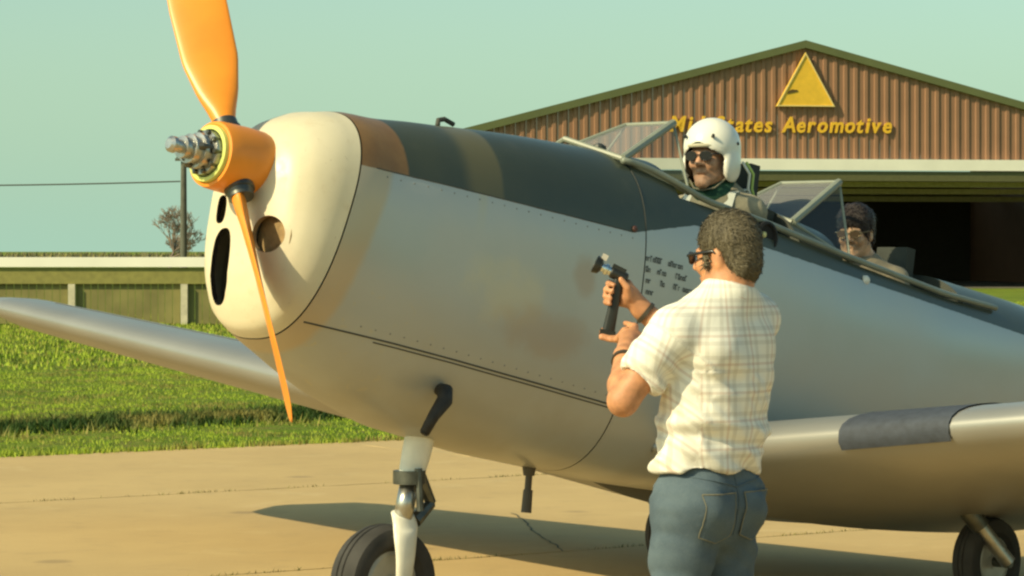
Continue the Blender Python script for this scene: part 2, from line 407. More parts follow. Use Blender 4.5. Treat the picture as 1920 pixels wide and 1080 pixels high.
# ------------------------------------------------------------------ airplane (body frame: t aft, p port, u up)
PITCH = R(10); c_, s_ = math.cos(PITCH), math.sin(PITCH); q_ = math.sqrt(.5)
HUB = np.array([-1.066, 10.4, 1.82])
AX = np.array([q_*c_, q_*c_, -s_]); UP = np.array([q_*s_, q_*s_, c_]); PO = np.array([q_, -q_, 0])
def B(t, p, u): return HUB+np.multiply.outer(t, AX)+np.multiply.outer(p, PO)+np.multiply.outer(u, UP)
b0 = B(2.4, 0, 0); BASE = np.array([b0[0], b0[1], 0])
plane = tag(empty('airplane', tuple(BASE)), 'grey and dark green two-seat propeller airplane with a cream nose and orange propeller', 'airplane')
ST = np.array([
[.165,.05,-.06,-.30],[.175,.14,.04,-.40],[.20,.22,.12,-.47],[.24,.275,.185,-.53],[.30,.31,.235,-.58],[.40,.335,.262,-.63],[.54,.345,.268,-.685],
[.75,.37,.293,-.775],[1.0,.385,.316,-.85],[1.4,.40,.358,-.89],[1.87,.415,.395,-.90],[2.15,.42,.405,-.91],[2.6,.42,.378,-.90],[3.2,.42,.318,-.86],
[3.9,.41,.26,-.78],[4.6,.37,.25,-.66],[5.6,.28,.22,-.47],[6.6,.18,.18,-.27],[7.4,.08,.16,-.1]])
TD = np.concatenate([np.linspace(.165, .3, 28), np.linspace(.31, 1, 60), np.linspace(1.02, 7.4, 200)])
def smooth_col(c):
    y = np.interp(TD, ST[:, 0], ST[:, c])
    for _ in range(6):
        z = y.copy(); z[30:-1] = .25*y[29:-2]+.5*y[30:-1]+.25*y[31:]; y = z
    return y
SC = [smooth_col(1), smooth_col(2), smooth_col(3)]
KT = .2; EXP = 2/2.5
def shp(t): return [np.interp(t, TD, s) for s in SC]
def wt(t): return np.clip((t-.165)/.15, 0, 1)*np.clip((1.2-t)/.6, 0, 1)
def sec(t, n=128):
    w, ut, ub = shp(t); uc = ut-(ut-ub)*.42
    a = np.linspace(0, 2*np.pi, n, endpoint=False)
    ca, sa = np.cos(a), np.sin(a)
    p = w*np.sign(ca)*abs(ca)**EXP
    u = np.where(sa > 0, uc+(ut-uc)*abs(sa)**EXP, uc-(uc-ub)*abs(sa)**EXP)
    return t+KT*(u+.25)*wt(t), p, u
def surf(t, u, off=0., side=1):
    """point on the port (or starboard) skin at station t and height u"""
    t0 = t
    for _ in range(12): t0 = t-KT*(u+.25)*wt(t0)
    w, ut, ub = shp(t0); uc = ut-(ut-ub)*.42
    f = np.clip((u-uc)/(ut-uc) if u > uc else (uc-u)/(uc-ub), 0, 1)
    p = w*math.cos(math.asin(f**(1/EXP)))**EXP
    return B(t, side*(p+off), u)
def skin_mat():
    m = bpy.data.materials.new('airframe paint'); m.use_nodes = True; n = m.node_tree; b = n.nodes['Principled BSDF']
    uv = n.nodes.new('ShaderNodeUVMap'); uv.uv_map = 'body'; sp = n.nodes.new('ShaderNodeSeparateXYZ'); n.links.new(uv.outputs[0], sp.inputs[0])
    t, u = sp.outputs[0], sp.outputs[1]
    tc = n.nodes.new('ShaderNodeTexCoord'); v = tc.outputs['Object']
    step = smooth_step(n, t, 1.80, 2.16); step2 = n.nodes.new('ShaderNodeMapRange'); n.links.new(t, step2.inputs[0])
    for i, val in enumerate((1.79, 2.16, .040, .135)): step2.inputs[i+1].default_value = val
    down = n.nodes.new('ShaderNodeMapRange'); n.links.new(t, down.inputs[0])
    for i, val in enumerate((2.3, 4.6, 0, .08)): down.inputs[i+1].default_value = val
    bound = math_node(n, 'SUBTRACT', step2.outputs[0], down.outputs[0])
    nb = noise_node(n, v, 30, 2)
    bound = math_node(n, 'ADD', bound, math_node(n, 'MULTIPLY', math_node(n, 'SUBTRACT', nb, .5), .006))
    isup = smooth_step(n, math_node(n, 'SUBTRACT', u, bound), -.002, .002)
    n1 = noise_node(n, v, 1.6, 6, .6); n2 = noise_node(n, v, 9, 6, .65); 
    grey = mixc(n, smooth_step(n, n1, .3, .7), (.43, .455, .445), (.485, .50, .48))
    # browner in patches towards the belly, and pale marks behind the nose
    low = smooth_step(n, u, -.2, -.75)
    grey = mixc(n, math_node(n, 'MULTIPLY', math_node(n, 'MULTIPLY', low, smooth_step(n, n1, .25, .7)), .45), grey, (.26, .22, .14))
    # soft reflections painted into the colour: pale and brown blotches mid cowling
    def reflect_blot(ct, cu, rt, ru, amp, colr, base, ns=5.):
        dt = math_node(n, 'DIVIDE', math_node(n, 'SUBTRACT', t, ct), rt); du = math_node(n, 'DIVIDE', math_node(n, 'SUBTRACT', u, cu), ru)
        d = math_node(n, 'ADD', math_node(n, 'MULTIPLY', dt, dt), math_node(n, 'MULTIPLY', du, du))
        d = math_node(n, 'ADD', d, math_node(n, 'MULTIPLY', math_node(n, 'SUBTRACT', noise_node(n, v, ns, 5, .6), .5), 2.2))
        return mixc(n, math_node(n, 'MULTIPLY', smooth_step(n, d, 1.0, .0), amp), base, colr)
    grey = reflect_blot(1.16, -.30, .27, .16, .55, (.60, .54, .38), grey)
    grey = reflect_blot(1.35, -.42, .28, .13, .42, (.42, .29, .18), grey)
    grey = reflect_blot(1.55, -.17, .08, .10, .38, (.38, .22, .11), grey)
    sc = smooth_step(n, noise_node(n, v, 13, 6, .7, 1.5), .58, .66)
    fr = math_node(n, 'MULTIPLY', smooth_step(n, t, 1.05, .5), smooth_step(n, u, -.2, -.45))
    grey = mixc(n, math_node(n, 'MULTIPLY', math_node(n, 'MULTIPLY', sc, fr), .55), grey, (.52, .47, .30))
    # worn primer showing along the front edge of the cowling
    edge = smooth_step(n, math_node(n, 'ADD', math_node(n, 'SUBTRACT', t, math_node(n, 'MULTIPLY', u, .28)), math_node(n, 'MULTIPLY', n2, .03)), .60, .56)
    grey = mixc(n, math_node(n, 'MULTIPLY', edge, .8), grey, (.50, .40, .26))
    green = mixc(n, smooth_step(n, n1, .3, .7), (.040, .050, .033), (.058, .066, .042))
    green = mixc(n, math_node(n, 'MULTIPLY', smooth_step(n, n2, .55, .75), .3), green, (.09, .09, .06))
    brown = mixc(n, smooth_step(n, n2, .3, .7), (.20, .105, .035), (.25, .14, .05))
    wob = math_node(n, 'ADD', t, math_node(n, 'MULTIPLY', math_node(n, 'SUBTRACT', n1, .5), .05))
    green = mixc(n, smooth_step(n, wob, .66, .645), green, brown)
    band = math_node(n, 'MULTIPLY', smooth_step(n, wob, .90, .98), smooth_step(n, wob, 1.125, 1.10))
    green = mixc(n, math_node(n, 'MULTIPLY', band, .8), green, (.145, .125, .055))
    # pale streak below the olive band
    pale_streak = math_node(n, 'MULTIPLY', smooth_step(n, math_node(n, 'ABSOLUTE', math_node(n, 'SUBTRACT', math_node(n, 'ADD', t, math_node(n, 'MULTIPLY', u, -.10)), 1.0)), .035, .005), smooth_step(n, u, -.14, .06))
    grey = mixc(n, math_node(n, 'MULTIPLY', pale_streak, .4), grey, (.55, .50, .32))
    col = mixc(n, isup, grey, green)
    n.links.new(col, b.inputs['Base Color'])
    n.links.new(math_node(n, 'MULTIPLY', math_node(n, 'SUBTRACT', 1., isup), .25), b.inputs['Metallic'])
    n.links.new(smooth_step(n, n1, .3, .7, .28, .44), b.inputs['Roughness']); b.inputs['Specular IOR Level'].default_value = .5
    bp = n.nodes.new('ShaderNodeBump'); bp.inputs['Strength'].default_value = .12; bp.inputs['Distance'].default_value = .01
    n.links.new(noise_node(n, v, 3.5, 2), bp.inputs['Height']); n.links.new(bp.outputs[0], b.inputs['Normal'])
    return m
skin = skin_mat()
def nose_mat():
    m = bpy.data.materials.new('cream nose paint'); m.use_nodes = True; n = m.node_tree; b = n.nodes['Principled BSDF']
    tc = n.nodes.new('ShaderNodeTexCoord'); v = tc.outputs['Object']; uv = n.nodes.new('ShaderNodeUVMap'); uv.uv_map = 'body'
    sp = n.nodes.new('ShaderNodeSeparateXYZ'); n.links.new(uv.outputs[0], sp.inputs[0])
    n1 = noise_node(n, v, 3, 6, .6); n2 = noise_node(n, v, 14, 6, .7); n3 = noise_node(n, v, 55, 3, .6)
    col = mixc(n, smooth_step(n, n1, .3, .7), (.61, .545, .375), (.67, .60, .43))
    col = mixc(n, math_node(n, 'MULTIPLY', smooth_step(n, n2, .55, .75), .35), col, (.50, .40, .24))
    col = mixc(n, math_node(n, 'MULTIPLY', smooth_step(n, n3, .66, .74), .3), col, (.22, .16, .09))
    n.links.new(col, b.inputs['Base Color']); n.links.new(smooth_step(n, n2, .3, .7, .32, .52), b.inputs['Roughness'])
    bp = n.nodes.new('ShaderNodeBump'); bp.inputs['Strength'].default_value = .12; bp.inputs['Distance'].default_value = .02
    n.links.new(noise_node(n, v, 5, 3), bp.inputs['Height']); n.links.new(bp.outputs[0], b.inputs['Normal']); return m
cream = nose_mat()
pit = mat('cockpit interior', (.035, .04, .03), .7, var=.2)
WELLS = [(2.10, 2.86), (3.16, 4.05)]
def well(t): return any(a <= t <= b for a, b in WELLS)
def skin_piece(name, ts, m, wells=False, cap0=False):
    V = []; F = []; UV = []; low = []
    n = 128
    for t in ts:
        tt, p, u = sec(t, n); u = u.copy(); lo = np.zeros(n, bool)
        if wells and well(t):
            w, ut, ub = shp(t); lo = (abs(p) < w*.80) & (u > 0); u0 = u.copy(); u[lo] = u[lo]-.55
        tt = np.broadcast_to(tt, p.shape)
        V += [B(a, b, c) for a, b, c in zip(tt, p, u)]; UV += list(zip(tt, u)); low += list(lo)
    for i in range(len(ts)-1):
        for k in range(n): F.append((i*n+k, (i+1)*n+k, (i+1)*n+(k+1) % n, i*n+(k+1) % n))
    if cap0:
        cpt = np.mean(V[:n], 0)-AX*.006; V.append(cpt); UV.append((ts[0], -.2)); low.append(False)
        F += [(len(V)-1, k, (k+1) % n) for k in range(n)]
    me = bpy.data.meshes.new(name); me.from_pydata((np.array(V)-BASE).tolist(), [], F); me.update()
    lay = me.uv_layers.new(name='body'); li = np.zeros(len(me.loops), np.int32); me.loops.foreach_get('vertex_index', li)
    lay.data.foreach_set('uv', np.array(UV)[li].astype(np.float32).reshape(-1))
    me.materials.append(m); me.materials.append(pit)
    lowa = np.array(low)
    mi = [1 if wells and lowa[list(f)].any() else 0 for f in F]
    me.polygons.foreach_set('material_index', mi)
    return link(name, me, None, plane, angle=38)
SEAM = .372
bowl = skin_piece('nose_bowl', [.165, .167, .170, .175, .183, .192, .20, .215, .23, .25, .275, .30, .325, .35, SEAM-.003], cream, cap0=True)
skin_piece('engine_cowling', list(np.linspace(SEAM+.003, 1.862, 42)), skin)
ts = sorted(list(np.linspace(1.868, 7.4, 84))+[x for a, b in WELLS for x in (a-.004, a+.001, b-.001, b+.004)])
skin_piece('fuselage', ts, skin, wells=True)
# inlets cut out of the nose
def dig(target, cutter):
    md = target.modifiers.new('cut', 'BOOLEAN'); md.operation = 'DIFFERENCE'; md.object = cutter; md.solver = 'EXACT'
    try: md.material_mode = 'TRANSFER'
    except Exception: pass
    bpy.context.view_layer.update()
    me = bpy.data.meshes.new_from_object(target.evaluated_get(bpy.context.evaluated_depsgraph_get()))
    target.modifiers.clear(); old = target.data; target.data = me; me.name = old.name
    bpy.data.objects.remove(cutter)
black = mat('sooty black', (.010, .010, .010), .8, var=.3)
dust = mat('dusty tan duct', (.30, .20, .10), .8, var=.2, scale=6)
SOL = bowl.modifiers.new('solid', 'SOLIDIFY'); SOL.thickness = .02; SOL.offset = -1; SOL.material_offset = 0
bpy.context.view_layer.update()
me = bpy.data.meshes.new_from_object(bowl.evaluated_get(bpy.context.evaluated_depsgraph_get())); bowl.modifiers.clear(); bowl.data = me
def oval_cutter(t0, t1, p, u, rp, ru, m, n=40, ex=2.6, tilt=0.):
    L = []
    for t in (t1, t0):
        L.append([B(t, p+rp*np.sign(math.cos(a))*abs(math.cos(a))**(2/ex)+tilt*ru*math.sin(a), u+ru*np.sign(math.sin(a))*abs(math.sin(a))**(2/ex)) for a in np.linspace(0, 2*np.pi, n, endpoint=False)])
    return MB().rings(L).build('cutter', m, plane, off=BASE)
dig(bowl, oval_cutter(.05, .42, -.092, -.372, .060, .138, black, tilt=.12))
dig(bowl, oval_cutter(.05, .40, -.118, -.165, .032, .052, black))
dig(bowl, oval_cutter(.05, .30, .148, -.255, .070, .066, dust, ex=2.0))
bowl.data.polygons.foreach_set('use_smooth', [True]*len(bowl.data.polygons)); bowl.data.set_sharp_from_angle(angle=R(38))
mb = MB(); mb.rings([[B(.215, .148+.09*math.cos(a), -.255+.09*math.sin(a)) for a in np.linspace(0, 2*np.pi, 24, endpoint=False)], [B(.225, .148+.09*math.cos(a), -.255+.09*math.sin(a)) for a in np.linspace(0, 2*np.pi, 24, endpoint=False)]])
mb.build('cooler_core', mat('cooler core', (.27, .18, .075), .8, var=.25, scale=40), bowl, off=BASE)
mb = MB(); mb.rings([[B(.40+d, -.09+.09*math.cos(a), -.33+.25*math.sin(a)) for a in np.linspace(0, 2*np.pi, 24, endpoint=False)] for d in (0, .02)])
mb.build('inlet_baffle', black, bowl, off=BASE)
# raised seams and screws
seam_m = mat('seam shadow gap', (.06, .06, .05), .8)
def skin_line(name, pts, r, m, side=1, off=.0):
    return MB().tube([surf(t, u, off, side) for t, u in pts], r, 6).build(name, m, plane, off=BASE)
skin_line('panel_seam', [(t, -.545-.085*(t-.35)/1.5) for t in np.linspace(.34, 1.86, 60)], .0036, seam_m)
skin_line('panel_seam', [(t, -.558-.085*(t-.35)/1.5) for t in np.linspace(.62, 1.86, 50)], .0028, seam_m)
skin_line('panel_seam', [(t, .042) for t in np.linspace(.5, 1.79, 50)], .0022, seam_m)
skin_line('panel_seam', [(1.865, u) for u in np.linspace(.05, .30, 20)], .0022, seam_m)
mb = MB()
for t in np.arange(.55, 1.84, .062):
    for u in (.018, -.515-.085*(t-.35)/1.5):
        o = surf(t, u); mb.lathe(o-PO*.002, PO, [(0, .0042), (.0026, .0038), (.0034, .002)], 6)
mb.build('cowl_fasteners', mat('fastener steel', (.26, .26, .25), .4, .5), plane, off=BASE)['kind'] = 'stuff'
MB().lathe(surf(1.80, .055, -.012), PO, [(0, .014), (.018, .013), (.022, .008)], 12).build('cowl_latch', mat('dark latch', (.07, .03, .025), .5), plane, off=BASE)
MB().lathe(B(1.86, .10, .385), UP, [(0, .03), (.02, .026), (.028, .01)], 12).build('filler_cap', mat('dark cap', (.03, .035, .03), .5), plane, off=BASE)
MB().tube([B(1.02, .05, .315), B(1.02, .05, .335), B(1.05, .05, .345), B(1.10, .05, .335)], .010, 8).build('hinge_lug', seam_m, plane, off=BASE)

# propeller
orange = mat('orange prop paint', (.80, .27, .022), .38, var=.10, scale=5, spec=.5)
steel = mat('dull steel', (.45, .45, .42), .32, .9, var=.25, scale=20)
dsteel = mat('oily steel', (.12, .125, .11), .4, .8, var=.3, scale=20)
prop = bpy.data.objects.new('propeller', None); C.objects.link(prop); prop.parent = plane
H0 = HUB-0
MB().lathe(H0, AX, [(.0, .100), (-.006, .108), (-.004, .118), (.012, .122), (.05, .124), (.13, .126), (.20, .124), (.235, .115), (.25, .09)], 48).build('hub_shell', orange, prop, angle=40, off=BASE)
MB().lathe(H0, AX, [(-.004, .104), (-.020, .102), (-.022, .088), (-.006, .086)], 40).build('hub_ring', mat('lime ring', (.55, .60, .16), .4, var=.1), prop, angle=30, off=BASE)
MB().lathe(H0, AX, [(-.010, .084), (-.040, .080), (-.042, .062), (-.060, .060), (-.062, .066), (-.075, .064), (-.077, .050), (-.098, .048), (-.100, .053), (-.108, .053), (-.110, .038), (-.128, .036), (-.130, .041), (-.138, .040), (-.140, .024), (-.168, .022), (-.170, .030), (-.186, .029), (-.196, .018)], 32).build('hub_piston', steel, prop, angle=30, off=BASE)
for k in range(10):
    a = 2*math.pi*k/10; o = H0+PO*.074*math.cos(a)+UP*.074*math.sin(a)
    MB().lathe(o-AX*.04, AX, [(-.012, .008), (-.010, .010), (.0, .010), (.02, .010)], 6).build('hub_bolt', dsteel, prop, angle=30, off=BASE)
for k in range(3):
    a = 2*math.pi*k/3-1.9; o = H0-AX*.03+PO*.055*math.cos(a)+UP*.055*math.sin(a)
    MB().tube([o, o-AX*.055, o-AX*.075+(PO*math.cos(a)+UP*math.sin(a))*-.02], .013, 8).build('link_arm', dsteel, prop, angle=40, off=BASE)
ALPHA = R(29)
def blade(sgn):
    rad = sgn*(math.cos(ALPHA)*UP-math.sin(ALPHA)*PO); tan = sgn*(-math.cos(ALPHA)*PO-math.sin(ALPHA)*UP); fwd = -AX
    L = []
    for f in np.linspace(0, 1, 34):
        r = .085+f*.965
        ch = np.interp(f, [0, .1, .2, .35, .6, .8, .92, .97, 1], [.075, .09, .15, .205, .215, .20, .165, .12, .03])
        th = np.interp(f, [0, .1, .2, .4, .7, 1], [.07, .07, .05, .032, .02, .008])
        beta = np.interp(f, [0, .3, 1], [R(54), R(48), R(38)])
        cv = tan*math.cos(beta)+fwd*math.sin(beta); nv = fwd*math.cos(beta)-tan*math.sin(beta)
        L.append([H0+AX*.10+rad*r+cv*ch*(.5*math.cos(a)+(.0))+nv*th*.5*(math.sin(a)*(1 if math.sin(a) > 0 else .35)) for a in np.linspace(0, 2*np.pi, 28, endpoint=False)])
    return MB().rings(L).build('blade', orange, prop, angle=50, off=BASE)
blade(1); blade(-1)
for s in (1, -1):
    rad = s*(math.cos(ALPHA)*UP-math.sin(ALPHA)*PO)
    MB().lathe(H0+AX*.10+rad*.10, rad, [(0, .056), (.03, .055), (.032, .049), (.06, .046)], 24).build('blade_cuff', dsteel, prop, angle=30, off=BASE)

# wings
wing_m = mat('dull bare aluminium', (.31, .31, .29), .34, .4, var=.06, scale=2.5, spec=.5)
def airfoil(n=44):
    x = (1-np.cos(np.linspace(0, np.pi, n//2)))/2
    yt = 5*(.2969*np.sqrt(x)-.126*x-.3516*x**2+.2843*x**3-.1036*x**4); yc = .02*np.sin(np.pi*x)
    up = np.stack([x, yc+yt], 1); lo = np.stack([x, yc-yt], 1)
    return np.concatenate([up[::-1], lo[1:-1]])
AF = airfoil()
def wing(side):
    L = []
    for f in np.linspace(0, 1, 26):
        q = .25+f*4.95
        g = (q-.25)/4.95
        le = 2.20+.36*g; ch = 2.45+(1.15-2.45)*g; th = .135+(.142-.135)*g; inc = R(2.5-1.5*g)
        if g > .93:
            e = math.sqrt(max(0, 1-((g-.93)/.07)**2*.98)); le += ch*.5*(1-e)*.8; ch *= max(e, .12); th *= max(e, .3)
        z0 = -.765+.123*(q-.25)
        L.append([B(le+ch*x*math.cos(inc)+0*y, side*q, z0+ch*(y*th-(x-.0)*math.sin(inc)*.6)) for x, y in AF])
    o = MB().rings(L).build('wing', wing_m, plane, angle=50, off=BASE); return o
wp = wing(1); ws = wing(-1)
def wing_line(side, q0, q1, x, r=.003, up=True):
    P = []
    for q in np.linspace(q0, q1, 24):
        g = (q-.25)/4.95; le = 2.20+.36*g; ch = 2.45+(1.15-2.45)*g; th = .135+(.142-.135)*g; inc = R(2.5-1.5*g)
        yt = 5*(.2969*math.sqrt(x)-.126*x-.3516*x**2+.2843*x**3-.1036*x**4)*(1 if up else -1)+.02*math.sin(math.pi*x)
        P.append(B(le+ch*x*math.cos(inc), side*q, -.765+.123*(q-.25)+ch*(yt*th-x*math.sin(inc)*.6)))
    return MB().tube(P, r, 6).build('wing_seam', seam_m, wp if side > 0 else ws, off=BASE)
for s in (1, -1): wing_line(s, .5, 4.6, .18); wing_line(s, .9, 4.6, .70)
# blue-black patch over the port leading edge
def wing_patch(name, side, q0, q1, x0, x1, m, lift=.006, nq=14, nx=16):
    V = []; F = []
    for q in np.linspace(q0, q1, nq):
        for x in [math.copysign(s_*s_*x1, s_) for s_ in np.linspace(x0, 1, nx)]:
            g = (q-.25)/4.95; le = 2.20+.36*g; ch = 2.45+(1.15-2.45)*g; th = .135+(.142-.135)*g; inc = R(2.5-1.5*g)
            xx = abs(x); sg = 1 if x >= 0 else -1
            yt = 5*(.2969*math.sqrt(xx)-.126*xx-.3516*xx**2+.2843*xx**3-.1036*xx**4)*sg+.02*math.sin(math.pi*xx)
            V.append(B(le+ch*xx*math.cos(inc)-lift*(1-min(1, xx*20)), side*q, -.765+.123*(q-.25)+ch*(yt*th-xx*math.sin(inc)*.6)+lift*sg))
    for i in range(nq-1):
        for j in range(nx-1): F.append((i*nx+j, i*nx+j+1, (i+1)*nx+j+1, (i+1)*nx+j))
    return mesh(name, V, F, m, wp if side > 0 else ws, smooth=True, off=BASE)
wing_patch('dark_patch', 1, 1.14, 1.62, -.13, .8, mat('blue black patch', (.045, .055, .075), .75, var=.2, scale=30, bump=.2, bscale=200))
# wing root fillet
for s in (1, -1):
    P = [surf(t, -.80+.17*math.sin((t-2.1)/2.4*math.pi)**.6*1.15-.06*(t-2.1)/2.4, .0, s) for t in np.linspace(2.16, 4.4, 24)]
    MB().tube(P, [.02+.035*math.sin(math.pi*k/23) for k in range(24)], 10).build('root_fillet', wing_m, plane, smooth=True, off=BASE)
# tail
L = []
for f in np.linspace(0, 1, 8):
    u = .15+f*1.15; le = 6.35+.55*f; ch = 1.15-.55*f
    L.append([B(le+ch*x, y*.09*ch, u) for x, y in AF])
MB().rings(L).build('tail_fin', mat('tail green', (.05, .058, .038), .45), plane, angle=50, off=BASE)
for s in (1, -1):
    L = []
    for f in np.linspace(0, 1, 8):
        q = .05+f*1.75; le = 6.4+.2*f; ch = .95-.4*f
        L.append([B(le+ch*x, s*q, .16+y*.09*ch) for x, y in AF])
    MB().rings(L).build('tailplane', wing_m, plane, angle=50, off=BASE)

# nose gear
legm = mat('leg paint', (.76, .73, .62), .4, var=.1, scale=12, spec=.5)
rub = mat('tyre rubber', (.035, .033, .03), .8, var=.3, scale=12)
gl = bpy.data.objects.new('nose_gear', None); C.objects.link(gl); gl.parent = plane
HV = np.array([-q_, -q_, 0]); Z = np.array([0, 0, 1.])
def gp(t, p, z):
    b = B(t, p, 0); return np.array([b[0], b[1], z])
NT = .90; wc = gp(NT-.03, -.035, .225)
top = B(1.17, .02, -.80)
kn = gp(.955, .02, .60)
MB().tube([top, top+(kn-top)*.55, kn], [.060, .055, .046], 20).build('oleo_cylinder', legm, gl, angle=40, off=BASE)
MB().lathe(top+(kn-top)*.06, kn-top, [(0, .065), (.02, .067), (.03, .062)], 20).build('top_collar', legm, gl, angle=30, off=BASE)
pist_end = gp(.915, .025, .47)
MB().tube([kn, pist_end], .036, 16).build('oleo_piston', steel, gl, smooth=True, off=BASE)
MB().tube([kn+Z*.05, kn+Z*.0], .062, 16).build('gland_nut', dsteel, gl, angle=40, off=BASE)
# torque link behind
a = kn+AX*.05+Z*.03; b = kn+AX*.115-Z*.06; c = pist_end+AX*.06
MB().tube([a, b], [.03, .02], 8).tube([b, c], [.02, .03], 8).build('torque_link', dsteel, gl, angle=40, off=BASE)
MB().tube([kn+PO*.05+Z*.06, kn+PO*.06-Z*.10], .014, 8).build('shimmy_damper', dsteel, gl, angle=40, off=BASE)
# half fork on the port side, curving down to the axle
fk = [pist_end+Z*.02, pist_end+PO*.015-Z*.02, gp(.895, .062, .41), gp(.88, .078, .33), wc+PO*.112]
L = []
for i, pnt in enumerate(fk):
    wd = [.052, .058, .056, .046, .036][i]; td = [.04, .036, .028, .022, .02][i]
    e1 = HV; e2 = np.cross(e1, Z) if i > 1 else np.cross(e1, Z)
    L.append([pnt+e1*wd*math.cos(a)+(e2*.8+Z*.35*(i < 2))*td*math.sin(a) for a in np.linspace(0, 2*np.pi, 16, endpoint=False)])
def interp_rings(L, sub=4):
    A = np.array(L); out = []
    for i in range(len(A)-1):
        p0 = A[max(i-1, 0)]; p1 = A[i]; p2 = A[i+1]; p3 = A[min(i+2, len(A)-1)]
        for k in range(sub):
            x = k/sub; out.append(.5*((2*p1)+(p2-p0)*x+(2*p0-5*p1+4*p2-p3)*x*x+(3*p1-p0-3*p2+p3)*x**3))
    out.append(A[-1]); return out
MB().rings([list(r) for r in interp_rings(L)]).build('fork', legm, gl, smooth=True, off=BASE)
MB().tube([wc-PO*.02, wc+PO*.145], .022, 14).build('axle', dsteel, gl, angle=40, off=BASE)
def wheel(name, ctr, Rr, wd, parent):
    wh = bpy.data.objects.new(name, None); C.objects.link(wh); wh.parent = parent
    pr = [(-wd*.30, Rr*.56), (-wd*.46, Rr*.66), (-wd*.5, Rr*.80), (-wd*.42, Rr*.93)]
    prof = pr+[(-wd*.25, Rr*.985), (-wd*.13, Rr), (-wd*.11, Rr*.975), (-wd*.07, Rr*.975), (-wd*.05, Rr), (wd*.05, Rr), (wd*.07, Rr*.975), (wd*.11, Rr*.975), (wd*.13, Rr), (wd*.25, Rr*.985)]+[(-a, b) for a, b in pr[::-1]]
    MB().lathe(ctr, PO, prof, 48, False, False).build('tyre', rub, wh, angle=35, off=BASE)
    MB().lathe(ctr, PO, [(-wd*.3, Rr*.57), (-wd*.34, Rr*.50), (-wd*.12, Rr*.42), (-wd*.12, Rr*.2), (-wd*.33, Rr*.17), (-wd*.33, .01), (wd*.33, .01), (wd*.33, Rr*.17), (wd*.12, Rr*.2), (wd*.12, Rr*.42), (wd*.34, Rr*.5), (wd*.3, Rr*.57)], 32).build('rim', mat('wheel rim', (.42, .41, .36), .45, .3, var=.2), wh, angle=30, off=BASE)
    # sub-parts must not nest deeper than three levels: parent tyre and rim under the gear's wheel
    return wh
wheel('nose_wheel', wc, .225, .155, plane)
# main gear
for s in (1, -1):
    mg = bpy.data.objects.new('main_gear', None); C.objects.link(mg); mg.parent = plane
    q = .86; tp = B(3.40, s*(q-.04), -.72); ctr = gp(3.50, s*(q-.0), .185)
    MB().tube([tp, tp+(ctr+s*PO*.11-tp)*.55], .042, 14).build('oleo_cylinder', dsteel, mg, angle=40, off=BASE)
    MB().tube([tp+(ctr+s*PO*.11-tp)*.5, ctr+s*PO*.11], .032, 14).build('oleo_piston', steel, mg, angle=40, off=BASE)
    MB().tube([ctr+s*PO*.12, ctr-s*PO*.03], .022, 10).build('axle', dsteel, mg, angle=40, off=BASE)
    wheel('main_wheel', ctr, .185, .12, plane)
# exhaust stack
ex = [surf(.87, -.685, -.05), surf(.875, -.69, .005), surf(.872, -.735, .028), surf(.865, -.80, .035)-Z*.0, surf(.865, -.80, .035)-Z*.035+HV*.02]
ex = [B(.985, .27, -.69), B(.972, .325, -.70), B(.955, .347, -.735), B(.915, .340, -.80), B(.885, .335, -.865)]
MB().tube(ex, [.022, .030, .030, .022, .019], 16).build('exhaust_stack', mat('burnt exhaust', (.022, .019, .016), .7, var=.4, scale=30), plane, smooth=True, off=BASE)
MB().tube([ex[-1]+(ex[-1]-ex[-2])*.02, ex[-1]+(ex[-1]-ex[-2])*.06], .015, 12).build('exhaust_mouth', black, plane, off=BASE)
# belly strut, beacon, soft facets
MB().tube([B(1.785, .0, -.885), B(1.79, 0, -.93)], [.030, .022], 10).tube([B(1.79, 0, -.92), B(1.795, .0, -1.0)], .014, 10).tube([B(1.795, 0, -.985), B(1.80, 0, -1.075)], [.019, .021], 10).build('belly_drain', mat('drain mast', (.07, .06, .045), .6), plane, smooth=False, angle=40, off=BASE)
MB().lathe(surf(3.29, .105, -.008), PO, [(0, .022), (.012, .021), (.02, .013), (.023, .004)], 14).build('step_stud', wht, plane, angle=40, off=BASE)
MB().lathe(surf(2.62, .17, -.012), PO, [(0, .068), (.022, .066), (.026, .055), (.012, .05)], 24).build('port_cap', black, plane, angle=30, off=BASE)
MB().lathe(surf(2.60, .178, .0), PO, [(0, .014), (.014, .012), (.018, .005)], 10).build('port_cap_latch', mat('pale latch', (.62, .58, .25), .4), plane, angle=30, off=BASE)
# stencilled lines beside the cockpit: too small to read, only stroke groups
rs = random.Random(4)
mb = MB()
rows = [(0, [(0, 30), (38, 62)]), (1, [(2, 10), (21, 39), (52, 73)]), (2, [(4, 14), (28, 36), (50, 62), (66, 86)]), (3, [(6, 20)]), (4, [(62, 80)])]
for ri, words in rows:
    for x0, x1 in words:
        x = x0
        while x < x1-3:
            lw = rs.uniform(3.4, 5.0); t0 = 1.865+x*.00345; uu = -.045-ri*.043
            hgt = .017 if rs.random() < .75 else .024
            for bar in ((0, 0, .3, 1), (.3, .75, .8, 1), (.7, 0, 1, 1), (.3, 0, .7, .25))[:rs.choice((2, 3, 4))]:
                ta = t0+bar[0]*lw*.0029; tb = t0+bar[2]*lw*.0029; ua = uu-.012+bar[1]*hgt; ub_ = uu-.012+bar[3]*hgt
                mb.add([surf(ta, ua, .002), surf(tb, ua, .002), surf(tb, ub_, .002), surf(ta, ub_, .002)], [(0, 1, 2, 3)])
            x += lw
mb.build('stencil_lettering', mat('stencil ink', (.085, .095, .095), .7), plane, off=BASE)['kind'] = 'stuff'

